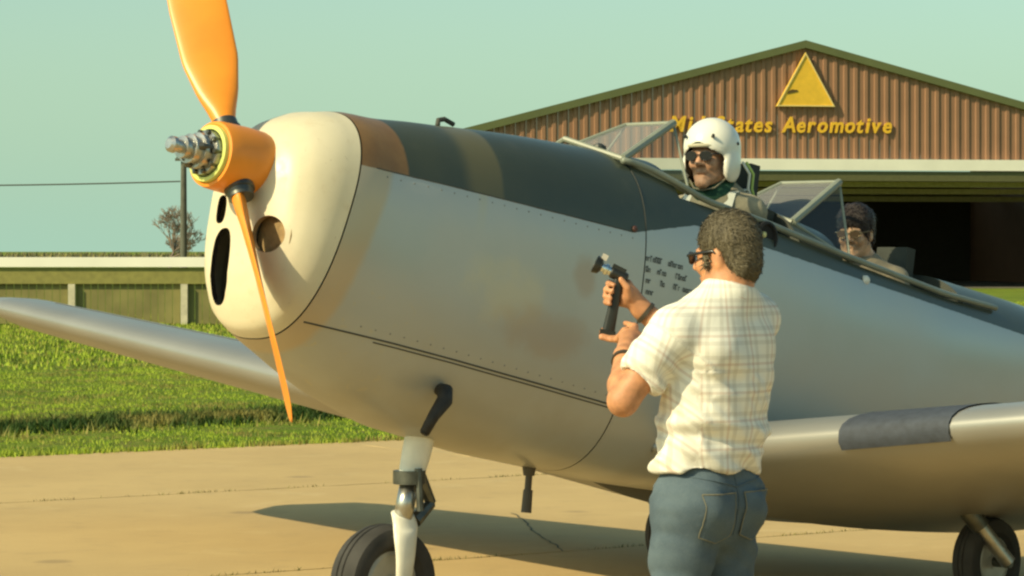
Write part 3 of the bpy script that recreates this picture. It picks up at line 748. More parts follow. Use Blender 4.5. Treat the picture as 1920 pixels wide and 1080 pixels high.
# windscreens and cockpit rails
def glass(haze, name):
    m = bpy.data.materials.new(name); m.use_nodes = True; n = m.node_tree; n.nodes.clear()
    out = n.nodes.new('ShaderNodeOutputMaterial'); tr = n.nodes.new('ShaderNodeBsdfTransparent'); tr.inputs[0].default_value = (.80, .82, .80, 1)
    df = n.nodes.new('ShaderNodeBsdfDiffuse'); df.inputs[0].default_value = (.42, .42, .42, 1)
    gs = n.nodes.new('ShaderNodeBsdfGlossy'); gs.inputs['Roughness'].default_value = .06
    m1 = n.nodes.new('ShaderNodeMixShader'); m1.inputs[0].default_value = haze; n.links.new(tr.outputs[0], m1.inputs[1]); n.links.new(df.outputs[0], m1.inputs[2])
    m2 = n.nodes.new('ShaderNodeMixShader'); m2.inputs[0].default_value = .05; n.links.new(m1.outputs[0], m2.inputs[1]); n.links.new(gs.outputs[0], m2.inputs[2])
    n.links.new(m2.outputs[0], out.inputs[0]); return m
gla = glass(.34, 'hazy perspex'); glb = glass(.05, 'clear perspex')
frm = mat('windscreen frame', (.24, .26, .20), .45, var=.1)
def windscreen(dt, ub, utp, hw0, hw1, rf):
    f = bpy.data.objects.new('windscreen', None); C.objects.link(f); f.parent = plane
    PB, SB = B(1.90+dt, hw0, ub), B(1.90+dt, -hw0, ub); PT, S_T = B(2.30+dt, hw1, utp), B(2.30+dt, -hw1, utp)
    PR, SR = B(2.24+dt, .315, rf), B(2.24+dt, -.315, rf)
    mid = B(1.82+dt, 0, ub+.07)
    mb = MB()
    for a, b_, r in ((PB, PT, .017), (SB, S_T, .010), (PT, S_T, .009), (PT, PR, .006), (S_T, SR, .006), (PB, PR, .010), (SB, SR, .010)):
        mb.tube([a, b_], r, 8)
    mb.tube([PB, mid, SB], .012, 8)
    mb.build('frame', frm, f, angle=40, off=BASE)
    mesh('pane', [PB, SB, S_T, PT], [(0, 1, 2, 3)], gla, f, off=BASE)
    mesh('pane', [PB, mid, SB], [(0, 1, 2)], gla, f, off=BASE)
    mesh('pane', [PB, PT, PR], [(0, 1, 2)], glb, f, off=BASE)
    mesh('pane', [SB, SR, S_T], [(0, 1, 2)], glb, f, off=BASE)
windscreen(-.06, .345, .575, .25, .13, .27)
windscreen(1.0, .285, .535, .26, .16, .18)
rail = mat('canopy rail', (.21, .235, .19), .45, .1, var=.15)
for s in (1, -1):
    P = []
    for t in np.linspace(1.83, 4.3, 50):
        w_, ut, ub = shp(t); uc = ut-(ut-ub)*.42; e_ = min(1, max(0, (t-1.83)/.45)); pr = w_*(.60+.20*e_*e_*(3-2*e_))
        f = (1-(pr/w_)**(2/EXP))**(EXP/2)
        P.append(B(t, s*(pr+.012), uc+(ut-uc)*f+.012))
    MB().tube(P, .0135, 8).build('canopy_rail', rail, plane, smooth=True, off=BASE)
# seats with padded head rests
for t0, uu in ((2.80, .42), (3.92, .26)):
    st = bpy.data.objects.new('seat', None); C.objects.link(st); st.parent = plane
    M_ = lambda v: B(v[0], v[1], v[2])
    MB().box((t0, -.20, uu-.75), (t0+.05, .20, uu-.10), M_).build('seat_back', pit, st, off=BASE)
    MB().box((t0+.0, -.085, uu-.10), (t0+.06, .085, uu+.10), M_).build('head_rest', mat('dark padding', (.03, .035, .028), .8, var=.3), st, off=BASE)
    MB().box((t0-.45, -.2, uu-.80), (t0, .2, uu-.74), M_).build('seat_pan', pit, st, off=BASE)

# ------------------------------------------------------------------ people: implicit surfaces meshed with surface nets
def surface_nets(Fd, org, h):
    neg = Fd < 0; nx, ny, nz = Fd.shape
    cs = np.zeros((nx-1, ny-1, nz-1, 3), np.float32); cn = np.zeros((nx-1, ny-1, nz-1), np.float32)
    quads = []
    edges = []
    for ax in range(3):
        s0 = [slice(None)]*3; s1 = [slice(None)]*3; s0[ax] = slice(0, -1); s1[ax] = slice(1, None)
        cross = neg[tuple(s0)] != neg[tuple(s1)]
        I = np.argwhere(cross)
        if len(I) == 0: continue
        a = Fd[tuple(s0)][cross]; b = Fd[tuple(s1)][cross]; t = a/(a-b)
        pos = I.astype(np.float32); pos[:, ax] += t
        edges.append((ax, I, a < 0))
        o1, o2 = [k for k in range(3) if k != ax]
        for d1 in (0, -1):
            for d2 in (0, -1):
                J = I.copy(); J[:, o1] += d1; J[:, o2] += d2
                ok = (J[:, o1] >= 0) & (J[:, o2] >= 0) & (J[:, o1] < cs.shape[o1]) & (J[:, o2] < cs.shape[o2])
                Jk = J[ok]; np.add.at(cs, (Jk[:, 0], Jk[:, 1], Jk[:, 2]), pos[ok]); np.add.at(cn, (Jk[:, 0], Jk[:, 1], Jk[:, 2]), 1)
    act = cn > 0; idx = np.full(cn.shape, -1, np.int64); idx[act] = np.arange(act.sum())
    V = cs[act]/cn[act][:, None]*h+np.asarray(org)
    for ax, I, s in edges:
        o1, o2 = [k for k in range(3) if k != ax]
        ok = (I[:, o1] > 0) & (I[:, o2] > 0) & (I[:, o1] < cn.shape[o1]) & (I[:, o2] < cn.shape[o2]); J = I[ok]; s = s[ok]
        def g(d1, d2):
            K = J.copy(); K[:, o1] += d1; K[:, o2] += d2; return idx[K[:, 0], K[:, 1], K[:, 2]]
        q = np.stack([g(-1, -1), g(0, -1), g(0, 0), g(-1, 0)], 1)
        flip = s if ax != 1 else ~s
        q[~flip] = q[~flip][:, ::-1]; quads.append(q)
    return V, np.concatenate(quads)
class Blob:
    """list of implicit primitives, each in world space"""
    def __init__(s): s.P = []
    def cone(s, a, b, ra, rb, k=.015, sub=False):
        a = np.asarray(a, float); b = np.asarray(b, float); r = max(ra, rb)
        def f(X):
            d = b-a; L = float(d@d)+1e-12; t = np.clip(((X-a)@d)/L, 0, 1)
            return np.linalg.norm(X-a-t[..., None]*d, axis=-1)-(ra+(rb-ra)*t)
        s.P.append((f, np.minimum(a, b)-r, np.maximum(a, b)+r, k, sub)); return s
    def chain(s, pts, rs, k=.015, sub=False):
        for i in range(len(pts)-1): s.cone(pts[i], pts[i+1], rs[i], rs[i+1], k, sub)
        return s
    def ell(s, c, M, r, k=.015, sub=False):
        c = np.asarray(c, float); r = np.asarray(r, float); M = np.asarray(M, float); ext = np.abs(M) @ r
        def f(X):
            q = (X-c) @ M; kk = np.linalg.norm(q/r, axis=-1); k2 = np.linalg.norm(q/(r*r), axis=-1)+1e-9
            return kk*(kk-1)/k2
        s.P.append((f, c-ext, c+ext, k, sub)); return s
    def econe(s, a, b, ra, rb, M, sq, k=.03):
        """tapered capsule squashed along the frame's axes by sq"""
        M = np.asarray(M, float); sq = np.asarray(sq, float); A = (np.asarray(a, float) @ M)/sq; Bb = (np.asarray(b, float) @ M)/sq; r = max(ra, rb)
        def f(X):
            q = (X @ M)/sq; d = Bb-A; L = float(d@d)+1e-12; t = np.clip(((q-A)@d)/L, 0, 1)
            return (np.linalg.norm(q-A-t[..., None]*d, axis=-1)-(ra+(rb-ra)*t))*sq.min()
        ext = r*max(sq)
        s.P.append((f, np.minimum(a, b)-ext, np.maximum(a, b)+ext, k, False)); return s
    def fn(s, f, lo, hi, k=.004, sub=True):
        s.P.append((f, np.asarray(lo, float), np.asarray(hi, float), k, sub)); return s
    def build(s, name, h, m, parent, off, lo=None, hi=None, post=None, relax=1):
        adds = [p for p in s.P if not p[4]]
        lo = np.min([p[1] for p in adds], 0)-.03 if lo is None else np.asarray(lo, float)
        hi = np.max([p[2] for p in adds], 0)+.03 if hi is None else np.asarray(hi, float)
        n = np.ceil((hi-lo)/h).astype(int)+1
        F = np.full(n, 1., np.float32); ax = [lo[i]+h*np.arange(n[i]) for i in range(3)]
        for f, a, b, k, sub in s.P:
            i0 = np.clip(np.floor((a-lo-k-3*h)/h).astype(int), 0, n); i1 = np.clip(np.ceil((b-lo+k+3*h)/h).astype(int)+1, 0, n)
            if (i1 <= i0).any(): continue
            sl = tuple(slice(i0[i], i1[i]) for i in range(3))
            X = np.stack(np.meshgrid(*[ax[i][sl[i]] for i in range(3)], indexing='ij'), -1)
            d = f(X).astype(np.float32); o = F[sl]
            if sub: d = -d; t = np.clip(.5-.5*(o-d)/k, 0, 1); F[sl] = o*(1-t)+d*t+k*t*(1-t)
            else: t = np.clip(.5+.5*(o-d)/k, 0, 1); F[sl] = o*(1-t)+d*t-k*t*(1-t)
        V, Q = surface_nets(F, lo, h)
        for _ in range(relax):      # one light Laplacian pass takes the grid out of the surface
            S = np.zeros_like(V); c = np.zeros(len(V))
            for i in range(4):
                a, b = Q[:, i], Q[:, (i+1) % 4]; np.add.at(S, a, V[b]); np.add.at(S, b, V[a]); np.add.at(c, a, 1); np.add.at(c, b, 1)
            V = .5*V+.5*S/np.maximum(c, 1)[:, None]
        if post: V = post(V, Q)
        return mesh(name, V, Q, m, parent, smooth=True, off=off)
def normals(V, Q):
    N = np.zeros_like(V); fn = np.cross(V[Q[:, 2]]-V[Q[:, 0]], V[Q[:, 3]]-V[Q[:, 1]])
    for i in range(4): np.add.at(N, Q[:, i], fn)
    return N/(np.linalg.norm(N, axis=1)[:, None]+1e-12)
def frame(facing, tilt=0., roll=0.):
    f = np.array([facing[0], facing[1], 0.]); f /= np.linalg.norm(f); r = np.array([f[1], -f[0], 0]); u = np.array([0, 0, 1.])
    f2 = f*math.cos(tilt)-u*math.sin(tilt); u2 = u*math.cos(tilt)+f*math.sin(tilt)
    r3 = r*math.cos(roll)+u2*math.sin(roll); u3 = u2*math.cos(roll)-r*math.sin(roll)
    return np.stack([r3, f2, u3], 1)
class Head:
    def __init__(s, c, M, sc): s.c = np.asarray(c, float); s.M = M; s.sc = sc
    def w(s, *q): return s.c+s.M @ (np.asarray(q, float)*s.sc)
    def ell(s, b, c, r, k=.015, sub=False): b.ell(s.w(*c), s.M, np.asarray(r)*s.sc, k*s.sc, sub)
    def cone(s, b, a, c, ra, rb, k=.015, sub=False): b.cone(s.w(*a), s.w(*c), ra*s.sc, rb*s.sc, k*s.sc, sub)
    def face(s, b, mouth=0.):
        s.ell(b, (0, -.012, .045), (.074, .094, .088)); s.ell(b, (0, .030, -.025), (.064, .064, .088), .03)
        for x in (-1, 1):
            s.cone(b, (x*.050, .005, -.062), (x*.012, .078, -.108), .026, .018, .025)
            s.ell(b, (x*.038, .068, -.028), (.026, .026, .024), .02)
            s.cone(b, (x*.014, .090, .022), (x*.045, .078, .020), .011, .010, .012)
            s.ell(b, (x*.031, .094, .003), (.017, .014, .010), .010, True)
            s.ell(b, (x*.031, .079, .003), (.013, .013, .012), .004)
            s.ell(b, (x*.079, -.006, -.008), (.009, .021, .033), .008); s.ell(b, (x*.088, .002, -.008), (.006, .010, .017), .004, True)
            s.ell(b, (x*.013, .100, -.030), (.010, .011, .009), .008)
        s.cone(b, (0, .092, .012), (0, .116, -.026), .009, .013, .012)
        s.ell(b, (0, .084, -.110), (.022, .016, .016), .02)
        s.cone(b, (-.018, .090, -.064), (.018, .090, -.064), .0075, .0075, .006); s.cone(b, (-.014, .089, -.081-mouth), (.014, .089, -.081-mouth), .008, .008, .006)
        s.ell(b, (0, .103, -.0725-mouth*.5), (.022, .014, .003+mouth*.5), .003, True)
    def neck(s, b, base, r=.060): b.cone(s.w(0, -.022, -.05), base, r*s.sc, r*1.08*s.sc, .03)
def skin_tone(name, c, red=.3):
    m = mat(name, c, .52, var=.22, scale=32, bump=.10, bscale=220, spec=.4)
    b = m.node_tree.nodes['Principled BSDF']; b.inputs['Subsurface Weight'].default_value = .12; b.inputs['Subsurface Radius'].default_value = (.02, .008, .004); b.inputs['Subsurface Scale'].default_value = .5
    return m
def nz(V, sc, seed=0.): return np.array([mnoise.noise((v[0]*sc+seed, v[1]*sc, v[2]*sc)) for v in V])
def hand_finger(b, pts, r0, r1, k=.004): b.chain(pts, np.linspace(r0, r1, len(pts)), k)

# ---- the man with the hand-held device
MY = 8.6
def W(px, py, y): return np.array([(px-960)/5500*y, y, CAM_H-(py-470)/5500*y])
tone = skin_tone('sunburnt skin', (.50, .235, .115))
mbase = np.array([W(1325, 900, MY)[0], MY, 0])
man = Blob()
Mt = frame((-.72, .69)); Mh = frame((-.83, .56), .10)
rt, fw = Mt[:, 0], Mt[:, 1]
HD = Head(W(1364, 479, MY-.0), Mh, .93)
HD.face(man)
neckb = W(1366, 553, MY-.02)
HD.neck(man, neckb, .066)
hipc = W(1322, 915, MY); waist = W(1336, 800, MY); chest = W(1347, 680, MY); shc = W(1350, 600, MY)
Lsh = W(1258, 618, MY)-rt*0; Lsh[1] = MY-.13; Rsh = shc+rt*.165+np.array((0, 0, .005))
Lel = W(1168, 752, 8.44); Lwr = W(1170, 668, 8.62)
Rel = W(1300, 660, 8.90); Rwr = W(1203, 580, 8.90)
# trunk hidden under the clothes keeps the figure in one piece
man.econe(waist, chest, .125, .145, Mt, (1, .62, 1)); man.econe(hipc, waist, .135, .125, Mt, (1, .66, 1)); man.econe(chest, shc-np.array((0, 0, .02)), .145, .12, Mt, (1, .6, 1))
man.cone(shc-rt*.10, Lsh, .05, .05, .03); man.cone(shc+rt*.08, Rsh, .05, .05, .03); man.cone(neckb, shc, .06, .07, .04)
man.chain([Lsh, Lsh+(Lel-Lsh)*.5, Lel], [.052, .050, .043], .02); man.chain([Rsh, Rel], [.052, .042], .02)
man.chain([Lel, Lel+(Lwr-Lel)*.35, Lwr], [.042, .043, .029], .02); man.chain([Rel, Rel+(Rwr-Rel)*.4, Rwr], [.042, .043, .029], .02)
# device geometry first: hands close on it
GY = 8.88
G0, G1 = W(1160, 528, GY), W(1139, 630, GY)
ga = (G1-G0); gl_ = np.linalg.norm(ga); ga = ga/gl_
gx = np.array([1., 0, 0])-ga*ga[0]; gx /= np.linalg.norm(gx); gy = np.cross(ga, gx); gy = gy if gy[1] > 0 else -gy   # gx right, gy away
def GP(h, x, y): return G0+ga*h+gx*x+gy*y
# right hand: palm behind the grip, fingers round its front
pal = GP(.035, .034, .012)
man.chain([Rwr, pal+gx*.012], [.028, .030], .02); man.ell(GP(.03, .030, .012), np.stack([gx, gy, ga], 1), (.020, .028, .044), .015)
for j, (hh, ln) in enumerate(((.006, .0), (.026, .003), (.046, .002), (.064, -.004))):
    hand_finger(man, [GP(hh, .026, .030), GP(hh+.001, -.004, .034), GP(hh+.003, -.027-ln, .020), GP(hh+.005, -.030-ln, -.008), GP(hh+.007, -.014, -.027)], .0105, .008)
hand_finger(man, [GP(.04, .040, -.012), GP(.012, .028, -.026), GP(-.008, .004, -.026)], .013, .0095, .006)
# left hand cups the foot of the grip
Lp = W(1180, 634, 8.76)
man.chain([Lwr, Lp], [.028, .030], .02); man.ell(Lp+np.array((.006, .02, .004)), frame((-.5, .86)), (.036, .042, .022), .012)
for j in range(4):
    a = Lp+np.array((-.012+.012*j, .045, .024-.016*j)); tip = GP(gl_-.004+.004*j-.016*(j-1.5)*.5, .012, -.020+.008*j)
    mid = (a+tip)/2+np.array((-.004, .004, -.014+.004*j))
    hand_finger(man, [a, mid, tip, GP(gl_-.004-.008*(j-1.5), -.020, -.018+.006*j)], .0105, .008)
hand_finger(man, [Lp+np.array((.012, .0, .02)), W(1190, 612, 8.79), W(1172, 606, 8.84)], .013, .009, .006)
# legs and feet inside the trousers
hl, hr = hipc-rt*.09-np.array((0, 0, .05)), hipc+rt*.09-np.array((0, 0, .05))
def leg_pts(hp_, sgn): 
    kx = hp_+rt*sgn*.015+fw*.015; return [hp_, np.array((kx[0], kx[1], .44)), np.array((kx[0], kx[1]-.0, .10))]
LP, RP = leg_pts(hl, -1), leg_pts(hr, 1)
for P_ in (LP, RP): man.chain(P_, [.078, .055, .042], .03); man.cone(P_[2]-np.array((0, 0, .05)), P_[2]+fw*.14-np.array((0, 0, .06)), .035, .03, .02)
person = man.build('person', .0060, tone, None, mbase, relax=1)
person.location = mbase
tag(person, 'man in pale plaid shirt and blue jeans pointing a small black device at the airplane', 'person')
# trousers
def denim():
    m = bpy.data.materials.new('washed denim'); m.use_nodes = True; n = m.node_tree; b = n.nodes['Principled BSDF']
    tc = n.nodes.new('ShaderNodeTexCoord'); v = tc.outputs['Object']
    a = noise_node(n, v, 7, 5, .6); f = noise_node(n, v, 260, 2, .5)
    col = mixc(n, smooth_step(n, a, .3, .7), (.045, .075, .105), (.085, .125, .155)); col = mixc(n, math_node(n, 'MULTIPLY', f, .35), col, (.20, .23, .25))
    n.links.new(col, b.inputs['Base Color']); b.inputs['Roughness'].default_value = .9; b.inputs['Specular IOR Level'].default_value = .15
    bp = n.nodes.new('ShaderNodeBump'); bp.inputs['Strength'].default_value = .4; bp.inputs['Distance'].default_value = .01
    n.links.new(a, bp.inputs['Height']); n.links.new(bp.outputs[0], b.inputs['Normal']); return m
dm = denim()
tr = Blob(); tr.econe(hipc+np.array((0, 0, .07)), hipc-np.array((0, 0, .04)), .150, .168, Mt, (1, .74, 1), .03)
for s_ in (-1, 1): tr.ell(hipc+rt*.075*s_-fw*.045-np.array((0, 0, .04)), Mt, (.095, .10, .115), .03)
for P_ in (LP, RP): tr.chain(P_, [.103, .082, .078], .03)
tr.fn(lambda X: X[..., 2]-.085, (-9, 0, 0), (9, 20, .085), .004)
tr.P[-1] = (lambda X: X[..., 2]-.085, np.array((mbase[0]-.4, MY-.4, -.1)), np.array((mbase[0]+.4, MY+.4, .085)), .004, True)
def fold(V, Q):
    N = normals(V, Q); d = np.zeros(len(V))
    for i, v in enumerate(V):
        z = v[2]; x = (v-hipc)@rt; y = (v-hipc)@fw
        d[i] = .009*mnoise.noise((x*6, y*6, z*15+x*9))+.006*(.2-abs(mnoise.noise((x*9+2, y*6, z*26+x*14))))+.007*mnoise.noise((x*4+3, y*4, z*22+x*12))*max(0, min(1, (z-.35)/.1))+.005*math.sin((z+x*.9)*85)*mnoise.noise((x*5, 2, z*6))
    return V+N*d[:, None]
jeans = tr.build('jeans', .010, dm, person, mbase, post=fold)
# shirt
def plaid():
    m = bpy.data.materials.new('plaid shirt cotton'); m.use_nodes = True; n = m.node_tree; b = n.nodes['Principled BSDF']
    uv = n.nodes.new('ShaderNodeUVMap'); uv.uv_map = 'cloth'; sp = n.nodes.new('ShaderNodeSeparateXYZ'); n.links.new(uv.outputs[0], sp.inputs[0])
    tc = n.nodes.new('ShaderNodeTexCoord'); v = tc.outputs['Object']
    def stripe(c, per, wd, ph=0.):
        f = math_node(n, 'ABSOLUTE', math_node(n, 'SUBTRACT', math_node(n, 'FRACT', math_node(n, 'ADD', math_node(n, 'DIVIDE', c, per), ph)), .5))
        return smooth_step(n, f, wd, wd*.55)
    u, w_ = sp.outputs[0], sp.outputs[1]
    col = (.82, .80, .72)
    col = mixc(n, math_node(n, 'MULTIPLY', stripe(u, .041, .19), .27), col, (.36, .33, .28))
    col = mixc(n, math_node(n, 'MULTIPLY', stripe(w_, .041, .19), .27), col, (.36, .33, .28))
    col = mixc(n, math_node(n, 'MULTIPLY', stripe(u, .082, .06, .5), .32), col, (.45, .25, .18))
    col = mixc(n, math_node(n, 'MULTIPLY', stripe(w_, .082, .06, .5), .32), col, (.45, .25, .18))
    n.links.new(col, b.inputs['Base Color']); b.inputs['Roughness'].default_value = .9; b.inputs['Specular IOR Level'].default_value = .1
    b.inputs['Transmission Weight'].default_value = 0
    bp = n.nodes.new('ShaderNodeBump'); bp.inputs['Strength'].default_value = .25; bp.inputs['Distance'].default_value = .01
    n.links.new(noise_node(n, v, 14, 4, .55, .8), bp.inputs['Height']); n.links.new(bp.outputs[0], b.inputs['Normal']); return m
pm = plaid()
sh = Blob(); hemc = W(1324, 868, MY)
sh.econe(hemc, waist, .184, .176, Mt, (1, .72, 1), .03); sh.econe(waist, chest, .176, .190, Mt, (1, .68, 1), .03); sh.econe(chest, shc-np.array((0, 0, .035)), .190, .145, Mt, (1, .64, 1), .03)
sh.ell(hemc+fw*.03, Mt, (.165, .12, .06), .03)
for s_ in (-1, 1): sh.ell(chest+rt*.085*s_-fw*.050+np.array((0, 0, .045)), Mt, (.085, .07, .105), .04)   # shoulder blades
sh.cone(neckb-np.array((0, 0, .012)), Lsh+np.array((.012, 0, .0)), .068, .066, .04); sh.cone(neckb-np.array((0, 0, .012)), Rsh, .068, .066, .04)
Ls1 = Lsh+(Lel-Lsh)*.58; Rs1 = Rsh+(Rel-Rsh)*.75
sh.chain([Lsh, Ls1], [.072, .070], .03); sh.chain([Rsh, Rs1], [.072, .068], .03)
dl = (Lel-Lsh)/np.linalg.norm(Lel-Lsh); dr = (Rel-Rsh)/np.linalg.norm(Rel-Rsh)
sh.cone(Ls1+dl*.115, Ls1+dl*.14, .10, .10, .006, True)
def hemcut(X):
    q = X-hemc; return (q[..., 2]+.028+.05*(q @ fw)+.012*np.sin((q @ rt)*14))
sh.P.append((hemcut, hemc-np.array((.3, .3, .25)), hemc+np.array((.3, .3, .02)), .005, True))
ndist = lambda X: np.linalg.norm(X-HD.w(0, -.02, -.06), axis=-1)-.058
sh.P.append((ndist, HD.w(0, -.02, -.06)-.08, HD.w(0, -.02, -.06)+.08, .006, True))
def crease(V, Q):
    N = normals(V, Q); d = np.zeros(len(V))
    for i, v in enumerate(V):
        q = v-chest; x = q@rt; y = q@fw; z = q[2]
        # diagonal pull folds from the raised arms down to the small of the back, and a blouse over the waist
        s = z*.72+x*.70; t_ = -z*.70+x*.72
        amp = max(0, min(1, (.02-z)/.12)); low = max(0, min(1, (.14+(-z-.10))/.1)) if z < -.02 else 0
        w1 = mnoise.noise((t_*5+1.7, y*4, s*17)); w2 = mnoise.noise((t_*9+5, y*6, s*34)); w3 = mnoise.noise((x*5, y*5, z*22+4))
        d[i] = amp*(.030*(.22-abs(w1))+.026*w1+.007*w2)+.009*w3*low+.004*mnoise.noise((x*10, y*10, z*10))
        if z > -.02: d[i] += .011*mnoise.noise((x*6+z*5, y*6, z*9+2))
        aa = (v-Lsh)@dl
        if aa > .02 and (v-Lsh)@rt < .05: d[i] += .006*mnoise.noise((aa*26, y*8, x*8))
        d[i] += .007*math.exp(-((z+.185+.02*math.sin(x*11))/.018)**2)-.010*math.exp(-((z+.225+.02*math.sin(x*11+.6))/.016)**2)
    return V+N*d[:, None]
shirt = sh.build('shirt', .0062, pm, person, mbase, post=crease, relax=2)
me = shirt.data; lay = me.uv_layers.new(name='cloth'); co = np.zeros(len(me.vertices)*3); me.vertices.foreach_get('co', co); co = co.reshape(-1, 3)+mbase
q = co-chest; x, y, z = q @ rt, q @ fw, q[:, 2]
ang = np.arctan2(x, -y/.68); uvv = np.stack([ang*.165+.05*z*0, z], 1)
arm = ((co-Lsh) @ dl > .02) & (x < -.165); 
uvv[arm] = np.stack([np.arctan2((co[arm]-Lsh) @ fw, (co[arm]-Lsh) @ np.cross(dl, fw))*.07, (co[arm]-Lsh) @ dl], 1)
li = np.zeros(len(me.loops), np.int32); me.loops.foreach_get('vertex_index', li); lay.data.foreach_set('uv', uvv[li].astype(np.float32).reshape(-1))
# collar band
nax = HD.w(0, -.02, -.06)-neckb; nax /= np.linalg.norm(nax)
MB().lathe(neckb+nax*.000, nax, [(-.005, .078), (.018, .073), (.034, .0695), (.036, .066), (.018, .066), (.0, .070)], 40, False, False).build('collar', pm, person, smooth=True, off=mbase)
cl = person.children[-1].data; u_ = cl.uv_layers.new(name='cloth')
# hair
hm = bpy.data.materials.new('grey brown hair'); hm.use_nodes = True; n = hm.node_tree; b = n.nodes['Principled BSDF']
tc = n.nodes.new('ShaderNodeTexCoord'); mp = n.nodes.new('ShaderNodeMapping'); mp.inputs['Scale'].default_value = (1, 1, .22); n.links.new(tc.outputs['Object'], mp.inputs[0])
hn = math_node(n, 'ADD', math_node(n, 'MULTIPLY', noise_node(n, mp.outputs[0], 330, 3, .6, .6), .5), math_node(n, 'MULTIPLY', noise_node(n, mp.outputs[0], 26, 4, .6, .8), .5))
n.links.new(mixc(n, smooth_step(n, hn, .36, .64), (.060, .050, .031), (.15, .125, .078)), b.inputs['Base Color']); b.inputs['Roughness'].default_value = .6; b.inputs['Specular IOR Level'].default_value = .3
bp = n.nodes.new('ShaderNodeBump'); bp.inputs['Strength'].default_value = .3; bp.inputs['Distance'].default_value = .004; n.links.new(hn, bp.inputs['Height']); n.links.new(bp.outputs[0], b.inputs['Normal'])
def hair(HD, name, m, parent, off, thick=.018, amp=.007, h=.005, back=-.105, brow=.060, strands=900, fluff=.02, seed=1):
    b = Blob()
    HD.ell(b, (0, -.014, .047), (.074+thick, .094+thick, .088+thick), .02); HD.ell(b, (0, -.052, -.025), (.062+thick*.7, .050+thick*.8, .068+thick*.4), .03)
    HD.ell(b, (0, .125, -.045), (.125, .095, brow+.045), .008, True)
    for x in (-1, 1): HD.ell(b, (x*.09, .012, -.040), (.042, .044, .066), .006, True)
    for x in (-1, 1): HD.cone(b, (x*.072, .040, .0), (x*.076, .036, -.03), .010, .006, .01)
    HD.ell(b, (0, -.03, -.16), (.14, .14, .16+back), .02, True)
    def curl(V, Q):
        N = normals(V, Q); d = np.array([amp*2*mnoise.noise((v[0]*22, v[1]*22, v[2]*18))+amp*.6*mnoise.noise((v[0]*85, v[1]*85, v[2]*60)) for v in V])
        return V+N*d[:, None]
    o = b.build(name, h, m, parent, off, post=curl, relax=1)
    # loose locks break the outline
    me = o.data; rr = random.Random(seed); mb = MB(); polys = me.polygons
    for k in range(strands):
        p = polys[rr.randrange(len(polys))]; c = np.array(p.center)+off; nn = np.array(p.normal)
        loc = HD.M.T @ (c-HD.c)
        dn = -HD.M[:, 2]*.6-HD.M[:, 1]*.5+np.array((rr.gauss(0, .5), rr.gauss(0, .5), rr.gauss(0, .4)))
        dn = dn-nn*np.dot(dn, nn); dn /= np.linalg.norm(dn)+1e-9; L = rr.uniform(.5, 1.3)*fluff
        sd = np.cross(nn, dn)*rr.uniform(.0012, .0024)
        a = c-nn*.002; b1 = c+nn*rr.uniform(.0005, .003)+dn*L*.5; e = c+nn*rr.uniform(-.002, .004)+dn*L
        mb.add([a-sd, a+sd, b1+sd, b1-sd, e], [(0, 1, 2, 3), (3, 2, 4)])
    k_ = mb.build(name+'_lock', m, o, off=off); k_['kind'] = 'stuff'
    return o
hair(HD, 'hair', hm, person, mbase, .0105, .0012, strands=5000, fluff=.026)
# sunglasses
sgm = mat('black plastic', (.015, .015, .015), .25, var=.05)
def shades(HD, parent, off, m_l, m_f, thick=.0035):
    g = bpy.data.objects.new('sunglasses', None); C.objects.link(g); g.parent = parent
    for x in (-1, 1):
        L = []
        for dy in (0, .004):
            L.append([HD.w(x*(.034+.026*np.sign(math.cos(a))*abs(math.cos(a))**.8), .112+dy-.008*abs(math.cos(a))*(1 if math.cos(a)*1 > 0 else 0), .003+.019*np.sign(math.sin(a))*abs(math.sin(a))**.8-.003*math.cos(a)) for a in np.linspace(0, 2*np.pi, 24, endpoint=False)])
        MB().rings(L).build('lens', m_l, g, smooth=False, angle=40, off=off)
        MB().tube([HD.w(x*(.034+.026*math.cos(a)), .114-.008*max(0, math.cos(a)), .003+.019*math.sin(a)) for a in np.linspace(0, 2*np.pi, 20, endpoint=False)], .0022, 6, closed=True).build('rim', m_f, g, smooth=True, off=off)
        MB().tube([HD.w(x*.060, .108, .010), HD.w(x*.078, .085, .012), HD.w(x*.083, .005, .014), HD.w(x*.080, -.02, -.004)], thick, 6).build('temple', m_f, g, smooth=True, off=off)
    MB().tube([HD.w(-.010, .116, .008), HD.w(.010, .116, .008)], .0025, 6).build('bridge', m_f, g, off=off)
shades(HD, person, mbase, sgm, sgm, .005)
# watch on each wrist as bands
for nm, c, d, r in (('wristwatch', Lwr+(Lel-Lwr)*.10, Lel-Lwr, .0345), ('bracelet', Rwr+(Rel-Rwr)*.08, Rel-Rwr, .0345)):
    MB().lathe(c, d, [(-.007, r-.002), (-.006, r+.002), (.006, r+.003), (.007, r-.002)], 28, False, False).build(nm, mat('dark strap', (.05, .04, .025), .5), person, angle=40, off=mbase)
# shoes
for P_ in (LP, RP):
    b_ = Blob(); a = P_[2]; a0 = np.array((a[0], a[1], .05)); b_.econe(a0-fw*.05, a0+fw*.16, .055, .05, Mt, (.85, 1, .9), .02); b_.cone(a0, a0+np.array((0, 0, .04)), .05, .05, .02)
    b_.P.append((lambda X: X[..., 2]-.002, a0-np.array((.3, .3, .2)), np.array((a0[0]+.3, a0[1]+.3, .002)), .004, True))
    b_.build('shoe', .009, mat('brown leather', (.09, .05, .03), .5), person, mbase)
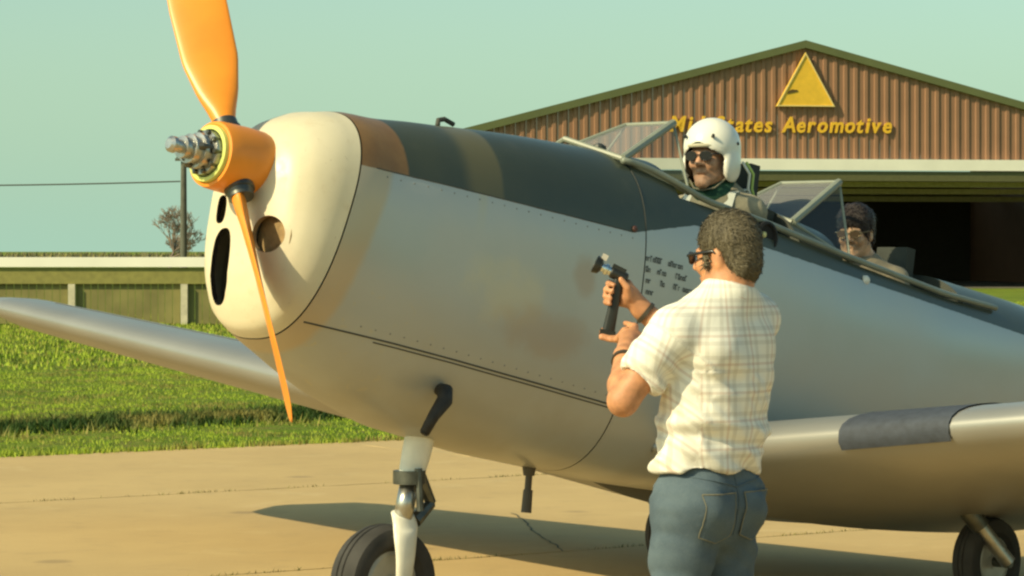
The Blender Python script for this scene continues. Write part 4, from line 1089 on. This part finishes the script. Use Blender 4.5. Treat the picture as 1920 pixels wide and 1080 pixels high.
# back pockets and seams laid on the jeans
bv = BVHTree.FromPolygons([v.co+Vector(mbase) for v in jeans.data.vertices], [tuple(p.vertices) for p in jeans.data.polygons])
def on_jeans(x, z, lift=.004):
    o = hipc+rt*x-fw*.5+np.array((0, 0, z)); hit = bv.ray_cast(Vector(o), Vector(fw))
    return np.array(hit[0])-fw*lift if hit[0] is not None else o+fw*.35
thread = mat('pale thread', (.17, .16, .11), .8)
for s_ in (-1, 1):
    cx_ = .082*s_; out = [(-.062, -.005), (.062, -.005), (.060, -.115), (0, -.142), (-.060, -.115)]
    n_ = 12; Vv = []; Ff = []
    for i in range(n_):
        for j in range(n_):
            zz = -.005-.125*j/(n_-1); ww = .062-.004*j/(n_-1); drop = -.02*(1-abs(2*i/(n_-1)-1))*j/(n_-1)
            Vv.append(on_jeans(cx_+ww*(2*i/(n_-1)-1), zz+drop, .006))
    for i in range(n_-1):
        for j in range(n_-1): Ff.append((i*n_+j, i*n_+j+1, (i+1)*n_+j+1, (i+1)*n_+j))
    pk = mesh('back_pocket', Vv, Ff, dm, jeans, smooth=True, off=mbase)
    path = [Vv[i*n_] for i in range(n_)]
    edge = [Vv[j] for j in range(n_)]+[Vv[i*n_+n_-1] for i in range(n_)]+[Vv[(n_-1)*n_+j] for j in range(n_-1, -1, -1)]
    MB().tube(path, .0022, 5).build('pocket_stitching', thread, jeans, off=mbase); MB().tube(edge, .0016, 5).build('pocket_stitching', thread, jeans, off=mbase)
MB().tube([on_jeans(x, .045-.035*(1-abs(x)/.15), .002) for x in np.linspace(-.15, .15, 24)], .002, 5).build('yoke_seam', dm, jeans, off=mbase)
MB().tube([on_jeans(0.0, z, .001) for z in np.linspace(.06, -.13, 16)], .0025, 5).build('centre_seam', dm, jeans, off=mbase)

# ---- the device in his hands
dbase = W(1150, 520, GY)
blk = mat('black device plastic', (.014, .015, .012), .38, var=.15, scale=30)
dev = tag(empty('handheld_device', tuple(dbase)), 'small black pistol-grip device with a silver barrel held out in both hands', 'handheld device')
d0, d1 = W(1172, 522, GY), W(1100, 487, GY); bd = d1-d0; bl = np.linalg.norm(bd); bd /= bl; bside = np.cross(bd, np.array((0, 0, 1.))); bside /= np.linalg.norm(bside); bup = np.cross(bside, bd)
bx = lambda v: d0+bd*v[0]+bside*v[1]+bup*v[2]
MB().lathe(d0-bd*.008, bd, [(0, .010), (.004, .017), (.02, .0185), (.052, .0185), (.056, .015)], 24).build('body', blk, dev, angle=35, off=dbase)
MB().box((.006, -.012, .014), (.050, .012, .026), bx).build('sight_housing', blk, dev, off=dbase)
MB().lathe(d0+bd*.046, bd, [(0, .013), (.010, .0135), (.012, .017), (.022, .0175), (.024, .0125), (.034, .0125)], 24).build('barrel', mat('bright chrome', (.75, .77, .74), .12, 1., var=.05), dev, angle=30, off=dbase)
MB().lathe(d0+bd*.078, bd, [(0, .014), (.006, .024), (.020, .0275), (.024, .0275), (.025, .023), (.014, .018)], 28).build('lens_hood', blk, dev, angle=30, off=dbase)
MB().lathe(d0+bd*.092, bd, [(0, .018), (.002, .012), (.003, .001)], 20).build('lens', mat('dark lens', (.05, .06, .06), .05), dev, smooth=True, off=dbase)
MB().box((.074, -.007, .022), (.092, .007, .040), bx).build('front_lug', mat('pale lug', (.45, .42, .36), .5), dev, off=dbase)
gM = lambda v: GP(v[0], v[1], v[2])
L = []
for hh, wx, wy in ((-.02, .015, .012), (.0, .0165, .0145), (.04, .0155, .0145), (.09, .0165, .0145), (.125, .018, .0155), (.15, .019, .016)):
    L.append([GP(hh, wx*np.sign(math.cos(a))*abs(math.cos(a))**.6, wy*np.sign(math.sin(a))*abs(math.sin(a))**.6) for a in np.linspace(0, 2*np.pi, 20, endpoint=False)])
MB().rings(L).build('grip', blk, dev, angle=40, off=dbase)
MB().box((.15, -.026, -.018), (.168, .022, .018), gM).build('grip_foot', blk, dev, off=dbase)
MB().tube([GP(.002, -.016, 0), GP(.012, -.024, 0), GP(.026, -.020, 0)], .004, 8).build('trigger', blk, dev, off=dbase)

# ---- the airplane's crew
def aircrew(px, py, y, facing, sc, lab, tonem, tilt=0., width=.20, jacket=None, mouth=.0, roll=0.):
    c = W(px, py, y); M = frame(facing, tilt, roll); H_ = Head(c, M, sc); Mb = frame(facing); off = np.array([c[0], c[1], c[2]-.75])
    b = Blob(); H_.face(b, mouth); nb = c+Mb @ np.array((0, -.045, -.155))*sc; H_.neck(b, nb, .058)
    shc_ = nb-np.array((0, 0, .055)); b.econe(shc_-np.array((0, 0, .40)), shc_, .12, .13, Mb, (1, .62, 1))
    r_, f_ = Mb[:, 0], Mb[:, 1]
    for s_ in (-1, 1):
        S = shc_+r_*.165*s_-np.array((0, 0, .02)); E_ = S+r_*.03*s_-np.array((0, 0, .27))+f_*.05; Hn = E_+f_*.22-r_*.05*s_
        b.cone(nb, S, .05, .045, .03); b.chain([S, E_, Hn], [.045, .04, .03], .02)
        b.ell(Hn+f_*.06, Mb, (.035, .05, .02), .01)
        for j in range(4): hand_finger(b, [Hn+f_*.09+r_*(.028-.018*j), Hn+f_*.12+r_*(.028-.018*j)-np.array((0, 0, .012)), Hn+f_*.115+r_*(.028-.018*j)-np.array((0, 0, .035))], .009, .007)
        hand_finger(b, [Hn+f_*.04-r_*.03*s_, Hn+f_*.08-r_*.045*s_], .011, .008)
    o = b.build('person', .0060, tonem, None, off); o.location = off
    tag(o, lab, 'person')
    j = Blob(); j.econe(shc_-np.array((0, 0, .42)), shc_-np.array((0, 0, .12)), .165, .175, Mb, (1, .66, 1)); j.econe(shc_-np.array((0, 0, .12)), shc_, .17, .13, Mb, (1, .64, 1))
    for s_ in (-1, 1):
        S = shc_+r_*.165*s_-np.array((0, 0, .02)); E_ = S+r_*.03*s_-np.array((0, 0, .27))+f_*.05; Hn = E_+f_*.22-r_*.05*s_
        j.cone(nb-np.array((0, 0, .03)), S, .066, .064, .04); j.chain([S, E_, Hn], [.066, .058, .042], .02)
    j.P.append((lambda X: np.linalg.norm(X-(nb+np.array((0, 0, .055))), axis=-1)-.062, nb-.1, nb+.15, .006, True))
    def cr(V, Q):
        N = normals(V, Q); d = np.array([.009*mnoise.noise((v[0]*9, v[1]*9, v[2]*16))+.004*mnoise.noise((v[0]*22, v[1]*22, v[2]*30)) for v in V]); return V+N*d[:, None]
    jk = j.build('jacket', .0085, jacket, o, off, post=cr)
    na = H_.w(0, -.022, -.05)-nb; na /= np.linalg.norm(na)
    MB().lathe(nb, na, [(-.01, .082), (.02, .078), (.045, .080), (.046, .074), (.0, .070)], 28, False, False).build('collar', jacket, o, smooth=True, off=off)
    return o, H_, off, nb, shc_, r_, f_
khaki = mat('khaki flight jacket', (.27, .24, .165), .8, var=.15, scale=14, bump=.2, bscale=60)
pilot, PH, poff, nb, psh, pr, pf = aircrew(1333, 295, 12.25, (-.52, -.85), 1.0, 'pilot in a white helmet and dark sunglasses sitting in the front cockpit', skin_tone('pilot skin', (.52, .29, .18)), jacket=khaki, mouth=.006)
shades(PH, pilot, poff, sgm, sgm)
# helmet: hollow shell with a dark edge roll
hb = Blob()
PH.ell(hb, (0, -.012, .042), (.116, .134, .124), .02); PH.ell(hb, (0, -.030, -.045), (.110, .098, .100), .04)
for x in (-1, 1): PH.ell(hb, (x*.098, .005, -.045), (.022, .058, .062), .02)
PH.ell(hb, (0, .02, -.010), (.092, .110, .098), .01, True); PH.ell(hb, (0, .0, -.10), (.088, .085, .09), .01, True)
open_c, open_r = (0, .150, -.075), (.088, .125, .128)
PH.ell(hb, open_c, open_r, .008, True)
helm = hb.build('helmet', .0052, mat('white helmet shell', (.78, .76, .66), .28, var=.06, scale=6, spec=.5, coat=.3), pilot, poff, relax=2)
edge_m = mat('helmet edge roll', (.025, .05, .03), .6); lin_m = mat('helmet lining', (.03, .028, .02), .9)
helm.data.materials.append(edge_m); helm.data.materials.append(lin_m)
for p in helm.data.polygons:
    l = (PH.M.T @ (np.array(p.center)+poff-PH.c))/PH.sc
    d_open = np.linalg.norm((l-np.array(open_c))/np.array(open_r)); d_in = np.linalg.norm((l-np.array((0, .02, -.01)))/np.array((.092, .110, .098)))
    inward = np.dot(PH.M.T @ np.array(p.normal), l-np.array((0, 0, 0))) < 0
    if inward: p.material_index = 2
    elif d_open < 1.085: p.material_index = 1
# brow pad, knobs, ear cup, chin strap and cords
P_ = [PH.w(.085*math.sin(a), .012+.108*math.cos(a), .046) for a in np.linspace(-1.05, 1.05, 16)]
MB().tube(P_, .009, 8).build('brow_pad', mat('pale brow pad', (.45, .42, .30), .8), helm, smooth=True, off=poff)
for x, y, z in ((-.065, .105, .085), (.065, .105, .085), (-.112, -.02, .055), (.112, -.02, .055)):
    c0 = PH.w(x, y, z); MB().lathe(c0-(c0-PH.w(0, 0, .03))*.04, c0-PH.w(0, 0, .03), [(0, .008), (.012, .007), (.014, .003)], 10).build('visor_knob', blk, helm, angle=40, off=poff)
MB().tube([PH.w(-.085, .03, -.09), PH.w(-.05, .06, -.128), PH.w(0, .075, -.138), PH.w(.05, .06, -.128), PH.w(.085, .03, -.09)], .004, 6).build('chin_strap', khaki, helm, smooth=True, off=poff)
# shoulder harness and dark scarf
green_d = mat('dark green webbing', (.012, .06, .035), .8, var=.2)
MB().lathe(nb-np.array((0, 0, .005)), np.array((0, 0, 1.)), [(-.02, .094), (.01, .102), (.045, .094), (.07, .080), (.06, .072)], 24, False, False).build('scarf', green_d, pilot, smooth=True, off=poff)
def strap(name, pts, wd, m, parent, off):
    V = []; F = []
    for i, (p, nrm) in enumerate(pts):
        p = np.asarray(p, float); d = np.asarray(pts[min(i+1, len(pts)-1)][0], float)-np.asarray(pts[max(i-1, 0)][0], float); sd = np.cross(d, nrm); sd /= np.linalg.norm(sd)+1e-9
        V += [p-sd*wd/2, p+sd*wd/2, p+sd*wd/2+np.asarray(nrm)*.004, p-sd*wd/2+np.asarray(nrm)*.004]
        if i: a = 4*i-4; F += [(a, a+1, a+5, a+4), (a+1, a+2, a+6, a+5), (a+2, a+3, a+7, a+6), (a+3, a, a+4, a+7)]
    return mesh(name, V, F, m, parent, off=off)
webw = mat('pale webbing', (.70, .70, .62), .8)
for s_ in (-1, 1):
    strap('harness_strap', [(psh+pr*.10*s_-pf*.13+np.array((0, 0, -.10)), -pf), (psh+pr*.10*s_-pf*.07+np.array((0, 0, .075)), (0, 0, 1)), (psh+pr*.10*s_+pf*.05+np.array((0, 0, .060)), (0, 0, 1)), (psh+pr*.10*s_+pf*.125+np.array((0, 0, -.06)), pf), (psh+pr*.09*s_+pf*.135+np.array((0, 0, -.25)), pf)], .042, webw, pilot, poff)
for k, (dx, sz) in enumerate(((.02, .0), (.055, .02))):   # helmet cords behind the left ear
    MB().tube([PH.w(-.115, -.045-dx, -.02), PH.w(-.13, -.08-dx, -.07), PH.w(-.125, -.075-dx, -.13), PH.w(-.14, -.09-dx, -.19-sz)], .006, 6).build('helmet_cord', webw if k == 0 else mat('lime cord', (.45, .60, .15), .6), helm, smooth=True, off=poff)
tan_j = mat('tan jacket', (.30, .245, .165), .8, var=.15, scale=14, bump=.2, bscale=60)
mate, MH, moff, nb2, _, _, _ = aircrew(1604, 438, 12.95, (-.42, -.91), .88, 'dark-haired person in a tan jacket sitting in the rear cockpit', skin_tone('passenger skin', (.56, .33, .20)), jacket=tan_j, tilt=.06)
hd2 = mat('dark brown hair', (.016, .008, .006), .5, var=.3, scale=60, bump=.6, bscale=140)
hair(MH, 'hair', hd2, mate, moff, .020, .003, h=.006, back=-.06, brow=.040, strands=1500, fluff=.035, seed=5)
shades(MH, mate, moff, mat('tinted lens', (.12, .08, .05), .15), mat('thin wire rim', (.25, .2, .12), .3, .8), .002)
